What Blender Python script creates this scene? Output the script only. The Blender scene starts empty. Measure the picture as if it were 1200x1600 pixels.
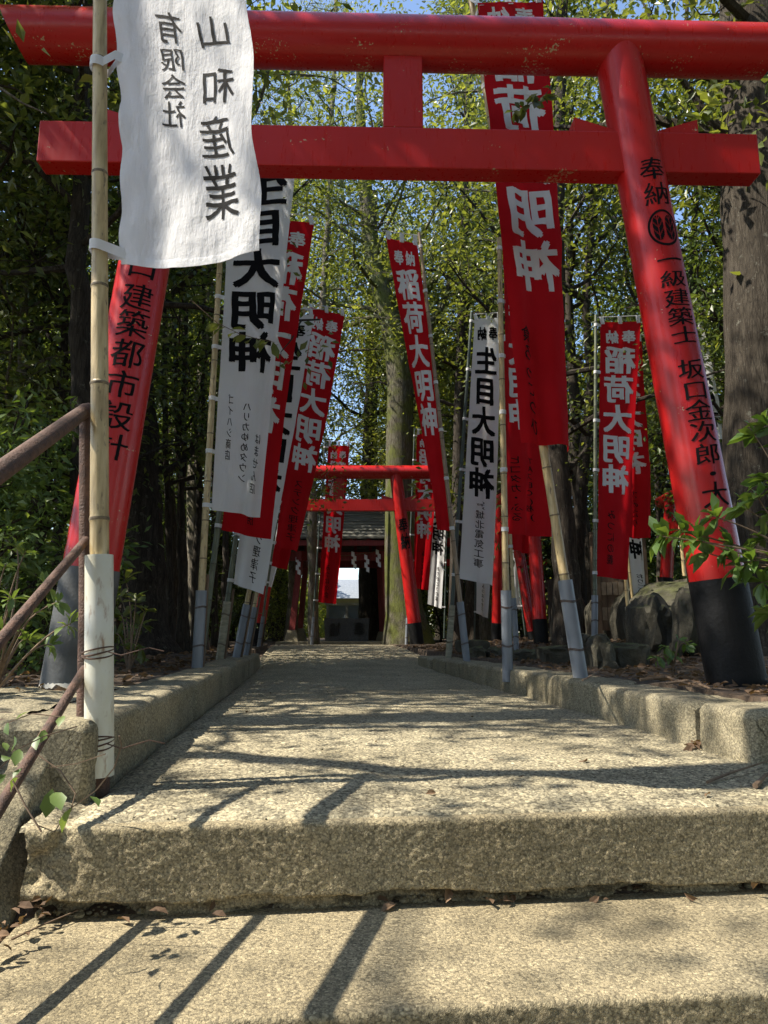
import bpy, bmesh, math, random
import numpy as np
from mathutils import Vector, Matrix
R = math.radians
S = bpy.context.scene
C = S.collection

# ------------------------------------------------------------------ camera, sky, sun, exposure
F, PITCH, CAMZ = 1109.0, R(9.7), 0.42
cam_d = bpy.data.cameras.new('camera'); cam = bpy.data.objects.new('camera', cam_d); C.objects.link(cam)
cam.location = (0, 0, CAMZ); cam.rotation_euler = (R(90) + PITCH, 0, 0)
cam_d.sensor_fit = 'VERTICAL'; cam_d.sensor_height = 36; cam_d.lens = 36 * F / 1600
cam_d.clip_start = 0.05; cam_d.clip_end = 1000
S.camera = cam
SUN = Vector((-.783, -.141, 1.0)).normalized()
W = bpy.data.worlds.new('World'); S.world = W; W.use_nodes = True
nt = W.node_tree; bg = nt.nodes['Background']
sky = nt.nodes.new('ShaderNodeTexSky'); sky.sky_type = 'NISHITA'; sky.sun_disc = False
sky.sun_elevation = math.asin(SUN.z); sky.sun_rotation = math.atan2(SUN.x, SUN.y)
sky.air_density = 1.0; sky.dust_density = 0.6; sky.ozone_density = 1.5
nt.links.new(sky.outputs[0], bg.inputs[0]); bg.inputs[1].default_value = 0.15
sl = bpy.data.lights.new('sun', 'SUN'); sl.energy = 5.0; sl.angle = R(0.53); sl.color = (1.0, .92, .79)
so = bpy.data.objects.new('sun', sl); C.objects.link(so); so.location = (-20, -5, 25)
so.rotation_euler = (-SUN).to_track_quat('-Z', 'Y').to_euler()
S.view_settings.view_transform = 'Standard'; S.view_settings.look = 'None'
S.view_settings.exposure = 1.08; S.view_settings.gamma = 1.0
S.cycles.max_bounces = 8; S.cycles.diffuse_bounces = 5; S.cycles.transmission_bounces = 6
S.cycles.use_denoising = True; S.cycles.denoising_prefilter = 'NONE'
S.cycles.sample_clamp_indirect = 6.0

# ------------------------------------------------------------------ pixel <-> place
cp, sp = math.cos(PITCH), math.sin(PITCH)
def ray(px, py):
    a, b = (px - 600) / F, (800 - py) / F
    return Vector((a, cp - b * sp, sp + b * cp))
def PY(px, py, y):
    d = ray(px, py); k = y / d.y
    return Vector((d.x * k, y, CAMZ + d.z * k))
def G(px, py, z):
    d = ray(px, py); k = (z - CAMZ) / d.z
    return Vector((d.x * k, d.y * k, z))
def proj(p):
    v = Vector(p) - Vector((0, 0, CAMZ)); dep = v.y * cp + v.z * sp; up = -v.y * sp + v.z * cp
    return 600 + F * v.x / dep, 800 - F * up / dep
YAW = R(6.2)
AX = Vector((-math.sin(YAW), math.cos(YAW), 0)); LX = Vector((math.cos(YAW), math.sin(YAW), 0))
def LT(l, t, z): return LX * l + AX * t + Vector((0, 0, z))
def sstep(a, b, x):
    x = np.clip((x - a) / (b - a), 0, 1); return x * x * (3 - 2 * x)
def pathz(t): return .185 * sstep(7.0, 14.0, np.asarray(t, float))

# ------------------------------------------------------------------ numpy noise
def _h(ix, iy, iz, s=0):
    n = (ix * 374761393 + iy * 668265263 + iz * 1274126177 + s * 362437) & 0xffffffff
    n = ((n ^ (n >> 13)) * 1274126177) & 0xffffffff
    n = n ^ (n >> 16)
    return (n & 0xffffff) / float(0xffffff)
def vnoise(x, y, z=0.0, s=0):
    x, y, z = np.broadcast_arrays(np.asarray(x, float), np.asarray(y, float), np.asarray(z, float))
    xi, yi, zi = np.floor(x).astype(np.int64), np.floor(y).astype(np.int64), np.floor(z).astype(np.int64)
    fx, fy, fz = x - xi, y - yi, z - zi
    fx, fy, fz = fx*fx*(3-2*fx), fy*fy*(3-2*fy), fz*fz*(3-2*fz)
    r = 0
    for dx in (0, 1):
        for dy in (0, 1):
            for dz in (0, 1):
                w = (fx if dx else 1-fx) * (fy if dy else 1-fy) * (fz if dz else 1-fz)
                r = r + w * _h(xi+dx, yi+dy, zi+dz, s)
    return r * 2 - 1
def fbm(x, y, z=0.0, o=4, s=0):
    r, a = 0, 1.0
    for k in range(o):
        r = r + a * vnoise(x * 2**k, y * 2**k, np.asarray(z) * 2**k, s + k); a *= .5
    return r
def worley(x, y, s=0):
    xi, yi = np.floor(x).astype(np.int64), np.floor(y).astype(np.int64)
    best = np.full(x.shape, 9.0); cid = np.zeros(x.shape)
    for dx in (-1, 0, 1):
        for dy in (-1, 0, 1):
            cx, cy = xi + dx, yi + dy
            px_, py_ = cx + _h(cx, cy, 0*cx, s), cy + _h(cx, cy, 0*cx + 7, s)
            d = np.hypot(x - px_, y - py_); m = d < best
            best = np.where(m, d, best); cid = np.where(m, _h(cx, cy, 0*cx + 3, s), cid)
    return best, cid

# ------------------------------------------------------------------ meshes and tags
def mesh_np(name, v, f, mats, smooth=True, mi=None):
    """v (N,3); f (M,k) with k=3 or 4"""
    v = np.asarray(v, np.float32); f = np.asarray(f, np.int32); k = f.shape[1]
    m = bpy.data.meshes.new(name)
    m.vertices.add(len(v)); m.vertices.foreach_set('co', v.ravel())
    m.loops.add(f.size); m.loops.foreach_set('vertex_index', f.ravel())
    m.polygons.add(len(f)); m.polygons.foreach_set('loop_start', np.arange(0, f.size, k, dtype=np.int32))
    m.polygons.foreach_set('use_smooth', np.full(len(f), bool(smooth)))
    for x in (mats if isinstance(mats, (list, tuple)) else [mats]): m.materials.append(x)
    if mi is not None: m.polygons.foreach_set('material_index', np.asarray(mi, np.int32))
    m.update(calc_edges=True); m.validate()
    return m
class MB:
    def __init__(s): s.v = []; s.f = []; s.m = []
    def add(s, v, f, m=0):
        b = len(s.v); s.v += [tuple(x) for x in v]; s.f += [tuple(i + b for i in q) for q in f]; s.m += [m] * len(f)
    def box(s, o, ex, ey, ez, m=0):
        """o centre; ex,ey,ez half-vectors"""
        o = Vector(o); ex, ey, ez = Vector(ex), Vector(ey), Vector(ez)
        v = [o + a*ex + b*ey + c*ez for c in (-1, 1) for b in (-1, 1) for a in (-1, 1)]
        s.add(v, [(0,2,3,1), (4,5,7,6), (0,1,5,4), (2,6,7,3), (0,4,6,2), (1,3,7,5)], m)
    def hexa(s, v, m=0):
        s.add(v, [(0,3,2,1), (4,5,6,7), (0,1,5,4), (1,2,6,5), (2,3,7,6), (3,0,4,7)], m)
    def tube(s, pts, rad, n=10, cap=True, m=0, mseg=None, flat=1.0):
        pts = [Vector(p) for p in pts]; k = len(pts)
        rad = [float(x) for x in rad] if hasattr(rad, '__len__') else [float(rad)] * k
        t0 = (pts[1] - pts[0]).normalized()
        a = t0.orthogonal().normalized(); v = []
        for i in range(k):
            t = ((pts[min(i+1, k-1)] - pts[max(i-1, 0)])).normalized()
            a = (a - t * a.dot(t)).normalized(); b = t.cross(a)
            for j in range(n):
                w = 2 * math.pi * j / n
                v.append(pts[i] + rad[i] * (math.cos(w) * a + flat * math.sin(w) * b))
        base = len(s.v); s.v += [tuple(x) for x in v]
        for i in range(k - 1):
            mm = mseg[i] if mseg else m
            for j in range(n):
                q = (i*n + j, i*n + (j+1) % n, (i+1)*n + (j+1) % n, (i+1)*n + j)
                s.f.append(tuple(x + base for x in q)); s.m.append(mm)
        if cap:
            s.f.append(tuple(base + j for j in reversed(range(n)))); s.m.append(m)
            s.f.append(tuple(base + (k-1)*n + j for j in range(n))); s.m.append(m)
    def mesh(s, name, mats, smooth=True, sharp=40):
        m = bpy.data.meshes.new(name); m.from_pydata(s.v, [], s.f)
        for x in (mats if isinstance(mats, (list, tuple)) else [mats]): m.materials.append(x)
        m.polygons.foreach_set('material_index', s.m)
        m.polygons.foreach_set('use_smooth', [smooth] * len(s.f)); m.update()
        if smooth:
            try: m.set_sharp_from_angle(angle=R(sharp))
            except Exception: pass
        return m
    def obj(s, name, mats, parent=None, smooth=True, sharp=40):
        return link(name, s.mesh(name, mats, smooth, sharp), parent)
def link(name, me, parent=None):
    o = bpy.data.objects.new(name, me); C.objects.link(o)
    if parent is not None:
        o.parent = parent
        o.matrix_parent_inverse = Matrix.Translation(-wloc(parent))
    return o
_loc = {}
def wloc(p):
    if p.name in _loc: return _loc[p.name]
    return Vector((0, 0, 0))
def tag(o, label=None, cat=None, group=None, kind=None):
    if label: o['label'] = label
    if cat: o['category'] = cat
    if group: o['group'] = group
    if kind: o['kind'] = kind
    return o
def thing(name, label, cat, loc, group=None):
    o = bpy.data.objects.new(name, None); C.objects.link(o); o.location = loc; o.empty_display_size = .1
    _loc[o.name] = Vector(loc)
    return tag(o, label, cat, group)

# ------------------------------------------------------------------ materials
def nodes(name):
    m = bpy.data.materials.new(name); m.use_nodes = True
    t = m.node_tree; p = t.nodes['Principled BSDF']
    return m, t, p
def N(t, typ, **kw):
    n = t.nodes.new(typ)
    for k, v in kw.items():
        if hasattr(n, k): setattr(n, k, v)
        else: n.inputs[k].default_value = v
    return n
def c4(c): return (c[0], c[1], c[2], 1)
def ramp(t, fac, stops):
    r = t.nodes.new('ShaderNodeValToRGB'); e = r.color_ramp.elements
    while len(e) < len(stops): e.new(.5)
    for i, (p, c) in enumerate(stops): e[i].position = p; e[i].color = c4(c)
    t.links.new(fac, r.inputs[0]); return r.outputs[0]
def mix(t, fac, a, b, mode='MIX'):
    n = t.nodes.new('ShaderNodeMix'); n.data_type = 'RGBA'; n.blend_type = mode
    for i, x in ((0, fac), (6, a), (7, b)):
        if hasattr(x, 'node'): t.links.new(x, n.inputs[i])
        else: n.inputs[i].default_value = x if i == 0 else c4(x)
    return n.outputs[2]
def noise(t, scale, detail=5, rough=.55, vec=None, stretch=None):
    tc = t.nodes.new('ShaderNodeTexCoord'); out = vec or tc.outputs['Object']
    if stretch:
        mp = t.nodes.new('ShaderNodeMapping'); mp.inputs['Scale'].default_value = stretch
        t.links.new(out, mp.inputs[0]); out = mp.outputs[0]
    n = N(t, 'ShaderNodeTexNoise'); n.inputs['Scale'].default_value = scale
    n.inputs['Detail'].default_value = detail; n.inputs['Roughness'].default_value = rough
    t.links.new(out, n.inputs['Vector']); return n.outputs['Fac']
def voro(t, scale, feature='F1', vec=None):
    tc = t.nodes.new('ShaderNodeTexCoord'); n = t.nodes.new('ShaderNodeTexVoronoi'); n.feature = feature
    n.inputs['Scale'].default_value = scale; t.links.new(vec or tc.outputs['Object'], n.inputs['Vector']); return n
def bump(t, p, h, strength, dist=.01):
    b = t.nodes.new('ShaderNodeBump'); b.inputs['Strength'].default_value = strength; b.inputs['Distance'].default_value = dist
    t.links.new(h, b.inputs['Height'])
    prev = p.inputs['Normal'].links
    if prev: t.links.new(prev[0].from_socket, b.inputs['Normal'])
    t.links.new(b.outputs[0], p.inputs['Normal'])
def simple(name, c1, c2=None, scale=8, rough=.6, bs=0.0, bscale=60, stretch=None, coat=0, metal=0, spec=None):
    m, t, p = nodes(name)
    if c2 is None: p.inputs['Base Color'].default_value = c4(c1)
    else:
        n = noise(t, scale, stretch=stretch)
        t.links.new(ramp(t, n, [(.32, c1), (.68, c2)]), p.inputs['Base Color'])
    p.inputs['Roughness'].default_value = rough; p.inputs['Metallic'].default_value = metal
    if coat: p.inputs['Coat Weight'].default_value = coat; p.inputs['Coat Roughness'].default_value = .18
    if spec is not None: p.inputs['Specular IOR Level'].default_value = spec
    if bs: bump(t, p, noise(t, bscale, 4, stretch=stretch), bs)
    return m
M = {}
def red_paint():
    m, t, p = nodes('red_paint')
    a = noise(t, 1.6, 4); b = noise(t, 40, 3, stretch=(1, 1, .15))
    col = ramp(t, a, [(.3, (.38, .009, .009)), (.7, (.46, .013, .012))])
    geo = t.nodes.new('ShaderNodeNewGeometry')
    # worn flecks where paint has flaked off
    fl = noise(t, 75, 2); wear = noise(t, 5, 3, stretch=(1, 1, 3))
    mul = N(t, 'ShaderNodeMath', operation='MULTIPLY'); t.links.new(fl, mul.inputs[0]); t.links.new(wear, mul.inputs[1])
    sn = t.nodes.new('ShaderNodeSeparateXYZ'); t.links.new(geo.outputs['True Normal'], sn.inputs[0])
    mad = N(t, 'ShaderNodeMath', operation='MULTIPLY_ADD'); t.links.new(sn.outputs[2], mad.inputs[0]); mad.inputs[1].default_value = -.06; t.links.new(mul.outputs[0], mad.inputs[2])
    msk = ramp(t, mad.outputs[0], [(.43, (0, 0, 0)), (.45, (1, 1, 1))])
    col = mix(t, msk, col, (.42, .30, .18))
    t.links.new(col, p.inputs['Base Color'])
    t.links.new(ramp(t, b, [(.3, (.24,)*3), (.7, (.40,)*3)]), p.inputs['Roughness'])
    p.inputs['Coat Weight'].default_value = .12; p.inputs['Coat Roughness'].default_value = .15; p.inputs['Specular IOR Level'].default_value = .35
    bump(t, p, noise(t, 25, 4, stretch=(1, 1, .2)), .12, .004)
    return m
M['red'] = red_paint()
M['black'] = simple('black_paint', (.004, .0045, .005), (.013, .013, .014), 7, .55, .25, 60, spec=.2)
M['dustylitblack'] = simple('dusty_sunlit_black_paint', (.03, .032, .034), (.12, .125, .125), 5, .6, .25, 60)  # dust on the left base, with its sunlight also painted into the grey
M['ink'] = simple('black_ink', (.006, .006, .007), None, rough=.8, spec=.1)
def cloth(name, c1, c2, tl):
    m, t, p = nodes(name)
    n = noise(t, 3, 3); col = ramp(t, n, [(.3, c1), (.7, c2)])
    t.links.new(col, p.inputs['Base Color']); p.inputs['Roughness'].default_value = .85
    p.inputs['Specular IOR Level'].default_value = .2
    bump(t, p, noise(t, 7, 6, .65, stretch=(2.5, 2.5, .6)), .55, .02); bump(t, p, noise(t, 45, 3, stretch=(1, 1, 2.2)), .22, .006)
    tr = t.nodes.new('ShaderNodeBsdfTranslucent'); t.links.new(col, tr.inputs[0])
    mx = t.nodes.new('ShaderNodeMixShader'); mx.inputs[0].default_value = tl
    t.links.new(p.outputs[0], mx.inputs[1]); t.links.new(tr.outputs[0], mx.inputs[2])
    t.links.new(mx.outputs[0], t.nodes['Material Output'].inputs[0]); return m
M['cred'] = cloth('red_cloth', (.52, .006, .012), (.60, .010, .017), .48)
M['cwhite'] = cloth('white_cloth', (.80, .80, .81), (.85, .85, .85), .40)
M['wink'] = cloth('white_print', (.80, .79, .78), (.86, .85, .85), .35)
M['tab'] = cloth('tab_cloth', (.72, .72, .72), (.8, .8, .8), .3)
def bamboo(name, cs, ring):
    m, t, p = nodes(name)
    n = noise(t, 22, 5, stretch=(3, 3, .35)); sp_ = noise(t, 60, 3, stretch=(1, 1, .3)); bl = noise(t, 5, 4)
    col = ramp(t, n, [(.25, cs[0]), (.5, cs[1]), (.75, cs[2])])
    col = mix(t, ramp(t, sp_, [(.60, (0,)*3), (.70, (.75,)*3)]), col, (.07, .05, .03))
    col = mix(t, ramp(t, bl, [(.52, (0,)*3), (.75, (.6,)*3)]), col, cs[0])
    t.links.new(col, p.inputs['Base Color']); p.inputs['Roughness'].default_value = .42
    bump(t, p, noise(t, 60, 3, stretch=(3, 3, .2)), .25, .003)
    return [m, simple(name + '_node', ring[0], ring[1], 60, .7)]
M['bam'] = bamboo('tan_bamboo', [(.25, .17, .075), (.47, .36, .18), (.60, .48, .27)], [(.07, .05, .03), (.25, .19, .11)])
M['gbam'] = bamboo('green_bamboo', [(.06, .075, .05), (.11, .125, .08), (.17, .17, .11)], [(.03, .03, .02), (.16, .15, .11)])
M['dbam'] = bamboo('dark_pole', [(.03, .045, .04), (.05, .07, .06), (.07, .09, .075)], [(.03, .03, .03), (.07, .08, .07)])
M['bbam'] = bamboo('brown_bamboo', [(.16, .10, .06), (.26, .18, .11), (.36, .27, .17)], [(.05, .035, .02), (.18, .13, .08)])
M['pvc'] = simple('grey_pipe', (.15, .17, .20), (.24, .26, .29), 9, .38, .1, 40, stretch=(1, 1, .3))
def wpvc():
    m, t, p = nodes('weathered_white_pipe')
    a = noise(t, 6, 5, stretch=(1, 1, .5)); b = noise(t, 26, 4, stretch=(2, 2, .6))
    col = ramp(t, a, [(.38, (.66, .68, .64)), (.62, (.56, .54, .42))])
    col = mix(t, ramp(t, b, [(.58, (0,)*3), (.72, (.8,)*3)]), col, (.24, .12, .05))
    t.links.new(col, p.inputs['Base Color']); p.inputs['Roughness'].default_value = .35; return m
M['wpvc'] = wpvc()
M['opvc'] = simple('old_bamboo_sleeve', (.20, .19, .13), (.36, .33, .24), 14, .6, .3, 50, stretch=(1, 1, 3))
M['wire'] = simple('rusty_wire', (.05, .028, .018), (.11, .06, .04), 60, .8)
M['rust'] = simple('rusty_pipe', (.055, .032, .024), (.14, .075, .050), 30, .75, .6, 160)
M['wood'] = simple('weathered_wood', (.10, .065, .04), (.22, .15, .095), 9, .75, .4, 30, stretch=(3, 3, .3))
M['dwood'] = simple('dark_wood', (.045, .032, .024), (.10, .075, .055), 12, .8, .4, 30, stretch=(3, 3, .4))
M['rod'] = simple('white_rod', (.55, .55, .55), None, rough=.4)
M['dullred'] = simple('faded_red_wood', (.16, .018, .018), (.25, .035, .03), 9, .6, .3, 40, stretch=(3, 3, .4))
def concrete(name, c1, c2, c3, agg=140, bs=.7, peb=.5, gap=(.05, .042, .028), stain=.5):
    m, t, p = nodes(name)
    big = noise(t, 2.2, 6, .62); fine = noise(t, agg * 1.7, 3, .6)
    tc = t.nodes.new('ShaderNodeTexCoord'); dn = t.nodes.new('ShaderNodeTexNoise'); dn.inputs['Scale'].default_value = agg * .7; t.links.new(tc.outputs['Object'], dn.inputs['Vector'])
    sc_ = N(t, 'ShaderNodeVectorMath', operation='SCALE'); sc_.inputs['Scale'].default_value = 1.6 / agg; t.links.new(dn.outputs['Color'], sc_.inputs[0])
    ad = N(t, 'ShaderNodeVectorMath', operation='ADD'); t.links.new(tc.outputs['Object'], ad.inputs[0]); t.links.new(sc_.outputs[0], ad.inputs[1])
    v = voro(t, agg, 'F1', ad.outputs[0]); v.inputs['Randomness'].default_value = 1.0
    col = ramp(t, big, [(.28, c1), (.52, c2), (.75, c3)])
    rnd = t.nodes.new('ShaderNodeSeparateColor'); t.links.new(v.outputs['Color'], rnd.inputs[0])
    col = mix(t, peb, col, ramp(t, rnd.outputs[0], [(.0, (.10,)*3), (.25, (.36, .36, .35)), (.6, (.52, .51, .48)), (.93, (.78, .76, .70)), (1, (1, 1, .96))]), 'OVERLAY')
    col = mix(t, ramp(t, v.outputs['Distance'], [(.48, (0,)*3), (.80, (peb * 1.1,)*3)]), col, gap)
    pit = noise(t, agg * .55, 3, .6)
    col = mix(t, ramp(t, pit, [(.63, (0,)*3), (.72, (.6,)*3)]), col, gap)
    s_ = noise(t, 6, 6, .7)
    col = mix(t, ramp(t, s_, [(.55, (0,)*3), (.74, (stain,)*3)]), col, (.07, .068, .05))
    t.links.new(col, p.inputs['Base Color']); p.inputs['Roughness'].default_value = .92
    p.inputs['Specular IOR Level'].default_value = .25
    bump(t, p, v.outputs['Distance'], -bs * .8, .008); bump(t, p, fine, bs * .8, .005); bump(t, p, pit, -bs * .6, .008)
    return m
M['path'] = concrete('exposed_aggregate', (.255, .224, .150), (.355, .314, .217), (.445, .398, .278), 100, 1.0, .65)
M['step'] = concrete('rough_concrete', (.24, .200, .124), (.33, .278, .178), (.405, .346, .228), 200, .9, .55)
M['kerb'] = concrete('kerb_concrete', (.205, .180, .12), (.30, .264, .18), (.385, .343, .24), 170, .9, .5)
M['rubble'] = concrete('broken_concrete', (.13, .11, .075), (.21, .185, .12), (.30, .26, .18), 60, .9, .5)
def rock():
    m, t, p = nodes('mossy_rock')
    a = noise(t, 4, 8, .65); b = noise(t, 9, 5)
    col = ramp(t, a, [(.3, (.030, .027, .019)), (.55, (.07, .064, .045)), (.75, (.16, .145, .10))])
    geo = t.nodes.new('ShaderNodeNewGeometry'); sx = t.nodes.new('ShaderNodeSeparateXYZ'); t.links.new(geo.outputs['Normal'], sx.inputs[0])
    mul = N(t, 'ShaderNodeMath', operation='MULTIPLY'); t.links.new(sx.outputs[2], mul.inputs[0]); t.links.new(b, mul.inputs[1])
    col = mix(t, ramp(t, mul.outputs[0], [(.30, (0,)*3), (.55, (.7,)*3)]), col, (.075, .085, .022))
    t.links.new(col, p.inputs['Base Color']); p.inputs['Roughness'].default_value = .95
    bump(t, p, noise(t, 14, 8, .7), .9, .03); return m
M['rock'] = rock()
def bark(name, c1, c2, c3, moss=0.0, sc=9):
    m, t, p = nodes(name)
    a = noise(t, sc, 8, .7, stretch=(2.4, 2.4, .45)); b = noise(t, 2.3, 4)
    tc = t.nodes.new('ShaderNodeTexCoord'); mp = t.nodes.new('ShaderNodeMapping'); mp.inputs['Scale'].default_value = (1, 1, .10); t.links.new(tc.outputs['Object'], mp.inputs[0])
    wv = N(t, 'ShaderNodeVectorMath', operation='ADD'); nz = t.nodes.new('ShaderNodeTexNoise'); nz.inputs['Scale'].default_value = 14
    t.links.new(mp.outputs[0], nz.inputs['Vector']); sc_ = N(t, 'ShaderNodeVectorMath', operation='SCALE'); sc_.inputs['Scale'].default_value = .11
    t.links.new(nz.outputs['Color'], sc_.inputs[0]); t.links.new(mp.outputs[0], wv.inputs[0]); t.links.new(sc_.outputs[0], wv.inputs[1])
    v = voro(t, sc * 3.4, 'DISTANCE_TO_EDGE', wv.outputs[0])
    col = ramp(t, a, [(.3, c1), (.52, c2), (.72, c3)])
    lich = noise(t, 11, 6, .75)
    col = mix(t, ramp(t, lich, [(.60, (0,)*3), (.66, (.5,)*3)]), col, (.20, .20, .165))
    if moss:
        col = mix(t, ramp(t, b, [(.56 - .2*moss, (0,)*3), (.72 - .2*moss, (.85,)*3)]), col, (.10, .115, .022))
    crack = ramp(t, v.outputs['Distance'], [(.0, (.55,)*3), (.12, (0,)*3)])
    col = mix(t, crack, col, tuple(x * .35 for x in c1))
    t.links.new(col, p.inputs['Base Color']); p.inputs['Roughness'].default_value = .92; p.inputs['Specular IOR Level'].default_value = .2
    bump(t, p, crack, -.6, .02); bump(t, p, noise(t, sc * 3, 6, .7, stretch=(2.5, 2.5, .45)), .8, .02); return m
M['bark'] = bark('grey_brown_bark', (.028, .022, .016), (.058, .048, .036), (.095, .081, .062))
M['pale_bark'] = bark('pale_bark', (.085, .073, .055), (.17, .15, .115), (.26, .23, .185), .25)
M['moss_bark'] = bark('mossy_bark', (.05, .045, .03), (.11, .10, .07), (.19, .18, .14), .75)
M['dark_bark'] = bark('dark_bark', (.022, .018, .014), (.05, .041, .032), (.09, .075, .06))
def leafmat(name, c1, c2, c3, tl=.38, rough=.38):
    m, t, p = nodes(name)
    g = t.nodes.new('ShaderNodeNewGeometry')
    col = ramp(t, g.outputs['Random Per Island'], [(.0, c1), (.55, c2), (1, c3)])
    n = noise(t, .8, 3); col = mix(t, ramp(t, n, [(.35, (0,)*3), (.65, (.45,)*3)]), col, c3)
    t.links.new(col, p.inputs['Base Color']); p.inputs['Roughness'].default_value = rough
    tr = t.nodes.new('ShaderNodeBsdfTranslucent')
    t.links.new(mix(t, 1.0, col, (1.9, 1.75, .7), 'MULTIPLY'), tr.inputs[0])
    mx = t.nodes.new('ShaderNodeMixShader'); mx.inputs[0].default_value = tl
    t.links.new(p.outputs[0], mx.inputs[1]); t.links.new(tr.outputs[0], mx.inputs[2])
    t.links.new(mx.outputs[0], t.nodes['Material Output'].inputs[0]); return m
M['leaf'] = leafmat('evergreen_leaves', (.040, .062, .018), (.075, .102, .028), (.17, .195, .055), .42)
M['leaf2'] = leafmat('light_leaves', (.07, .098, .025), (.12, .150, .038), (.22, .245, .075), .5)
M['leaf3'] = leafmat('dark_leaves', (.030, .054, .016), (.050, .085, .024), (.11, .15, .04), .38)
M['leafb'] = leafmat('shrub_leaves', (.06, .11, .028), (.095, .155, .038), (.17, .24, .07), .32, .45)
M['leafc'] = leafmat('whorl_leaves', (.045, .10, .022), (.075, .145, .032), (.13, .20, .05), .32, .4)
M['dry'] = leafmat('dry_leaves', (.06, .035, .02), (.12, .07, .038), (.22, .14, .08), .15, .8)
M['stem'] = simple('brown_stem', (.10, .065, .04), (.20, .14, .09), 40, .8)
def soil():
    m, t, p = nodes('forest_soil')
    a = noise(t, 3, 6, .65); b = voro(t, 38)
    col = ramp(t, a, [(.3, (.040, .027, .018)), (.55, (.085, .060, .040)), (.75, (.16, .12, .08))])
    sx = t.nodes.new('ShaderNodeSeparateColor'); t.links.new(b.outputs['Color'], sx.inputs[0])
    col = mix(t, .6, col, ramp(t, sx.outputs[0], [(.1, (.2,)*3), (.5, (.45, .43, .4)), (.95, (.85, .8, .72))]), 'OVERLAY')
    t.links.new(col, p.inputs['Base Color']); p.inputs['Roughness'].default_value = .95
    bump(t, p, b.outputs['Distance'], -.5, .02); bump(t, p, noise(t, 60, 4), .8, .015); return m
M['soil'] = soil()
M['shingle'] = simple('weathered_roof_boards', (.055, .055, .045), (.17, .165, .135), 3, .8, .6, 8, stretch=(.5, 8, 8))
M['paleblue'] = simple('pale_blue_panel', (.40, .47, .52), (.5, .56, .60), 3, .6)
M['palewall'] = simple('pale_plaster', (.62, .59, .52), (.7, .68, .62), 3, .8)
M['tile'] = simple('grey_roof_tile', (.16, .18, .20), (.26, .28, .31), 12, .6, .4, 30)
M['granite'] = simple('dark_granite', (.05, .052, .05), (.10, .10, .095), 25, .7, .3, 80)
M['paper'] = simple('white_paper', (.72, .72, .70), None, rough=.8)
M['notice'] = simple('old_paper_strip', (.20, .15, .10), (.32, .25, .17), 12, .8)
M['pink'] = simple('pink_cloth', (.55, .10, .22), (.7, .35, .42), 30, .8)

# ------------------------------------------------------------------ lettering
_gl = {}
def glyph(ch, bold=.018):
    if ch in '神明': bold = min(bold, .026)
    bold = 0.0
    k = (ch, bold)
    if k in _gl: return _gl[k]
    c = bpy.data.curves.new('glyph', 'FONT'); c.body = ch; c.size = 1; c.offset = bold; c.resolution_u = 3
    o = bpy.data.objects.new('glyph', c); C.objects.link(o)
    me = bpy.data.meshes.new_from_object(o.evaluated_get(bpy.context.evaluated_depsgraph_get()))
    bpy.data.objects.remove(o); bpy.data.curves.remove(c)
    bm = bmesh.new(); bm.from_mesh(me); bpy.data.meshes.remove(me)
    for ax in (0, 1):
        for k_ in range(1, 8):
            co = Vector((0, 0, 0)); no = Vector((0, 0, 0)); co[ax] = k_ / 8 - (.12 if ax else 0); no[ax] = 1
            bmesh.ops.bisect_plane(bm, geom=bm.verts[:] + bm.edges[:] + bm.faces[:], plane_co=co, plane_no=no)
    bmesh.ops.triangulate(bm, faces=bm.faces[:])
    bm.verts.index_update()
    v = np.array([(p.co.x, p.co.y + .12) for p in bm.verts]); f = np.array([[q.index for q in t.verts] for t in bm.faces])
    bm.free()
    if len(v) == 0: v = np.zeros((3, 2)); f = np.array([[0, 1, 2]])
    # brush-like wobble and slant
    h = ord(ch) % 97
    x, y = v[:, 0].copy(), v[:, 1].copy()
    v[:, 0] = x + .016 * vnoise(x*7, y*7, h) + .04 * (y - .5) ; v[:, 1] = y + .016 * vnoise(x*7, y*7, h + 50) + .05 * (x - .5)
    _gl[k] = (v, f); return _gl[k]
def lettering(items, surf, offs, name, mat, parent):
    """items: (char, u0, v0, u1, v1, mirrored, bold); surf(u, v, off) -> points"""
    V, Fc, b = [], [], 0
    for ch, u0, v0, u1, v1, mir, bo in items:
        if ch == ' ': continue
        g, f = glyph(ch, bo)
        x = 1 - g[:, 0] if mir else g[:, 0]
        # thicken the stroke by laying shifted copies a hair above each other
        bo = bo * .8; sh = [(0, 0)] if bo < .006 else ([(-1, 0), (1, 0), (0, 0)] if bo < .015 else [(-1, -.8), (1, -.8), (-1, .8), (1, .8), (0, 0)])
        for q, (dx, dy) in enumerate(sh):
            u = u0 + (u1 - u0) * (x + dx * bo); v = v0 + (v1 - v0) * (1 - g[:, 1] + dy * bo)
            for of in offs:
                V.append(surf(u, v, of + math.copysign(.00025 * q, of))); Fc.append(f + b); b += len(g)
    if V: return link(name, mesh_np(name, np.concatenate(V), np.concatenate(Fc), mat, False), parent)

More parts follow.
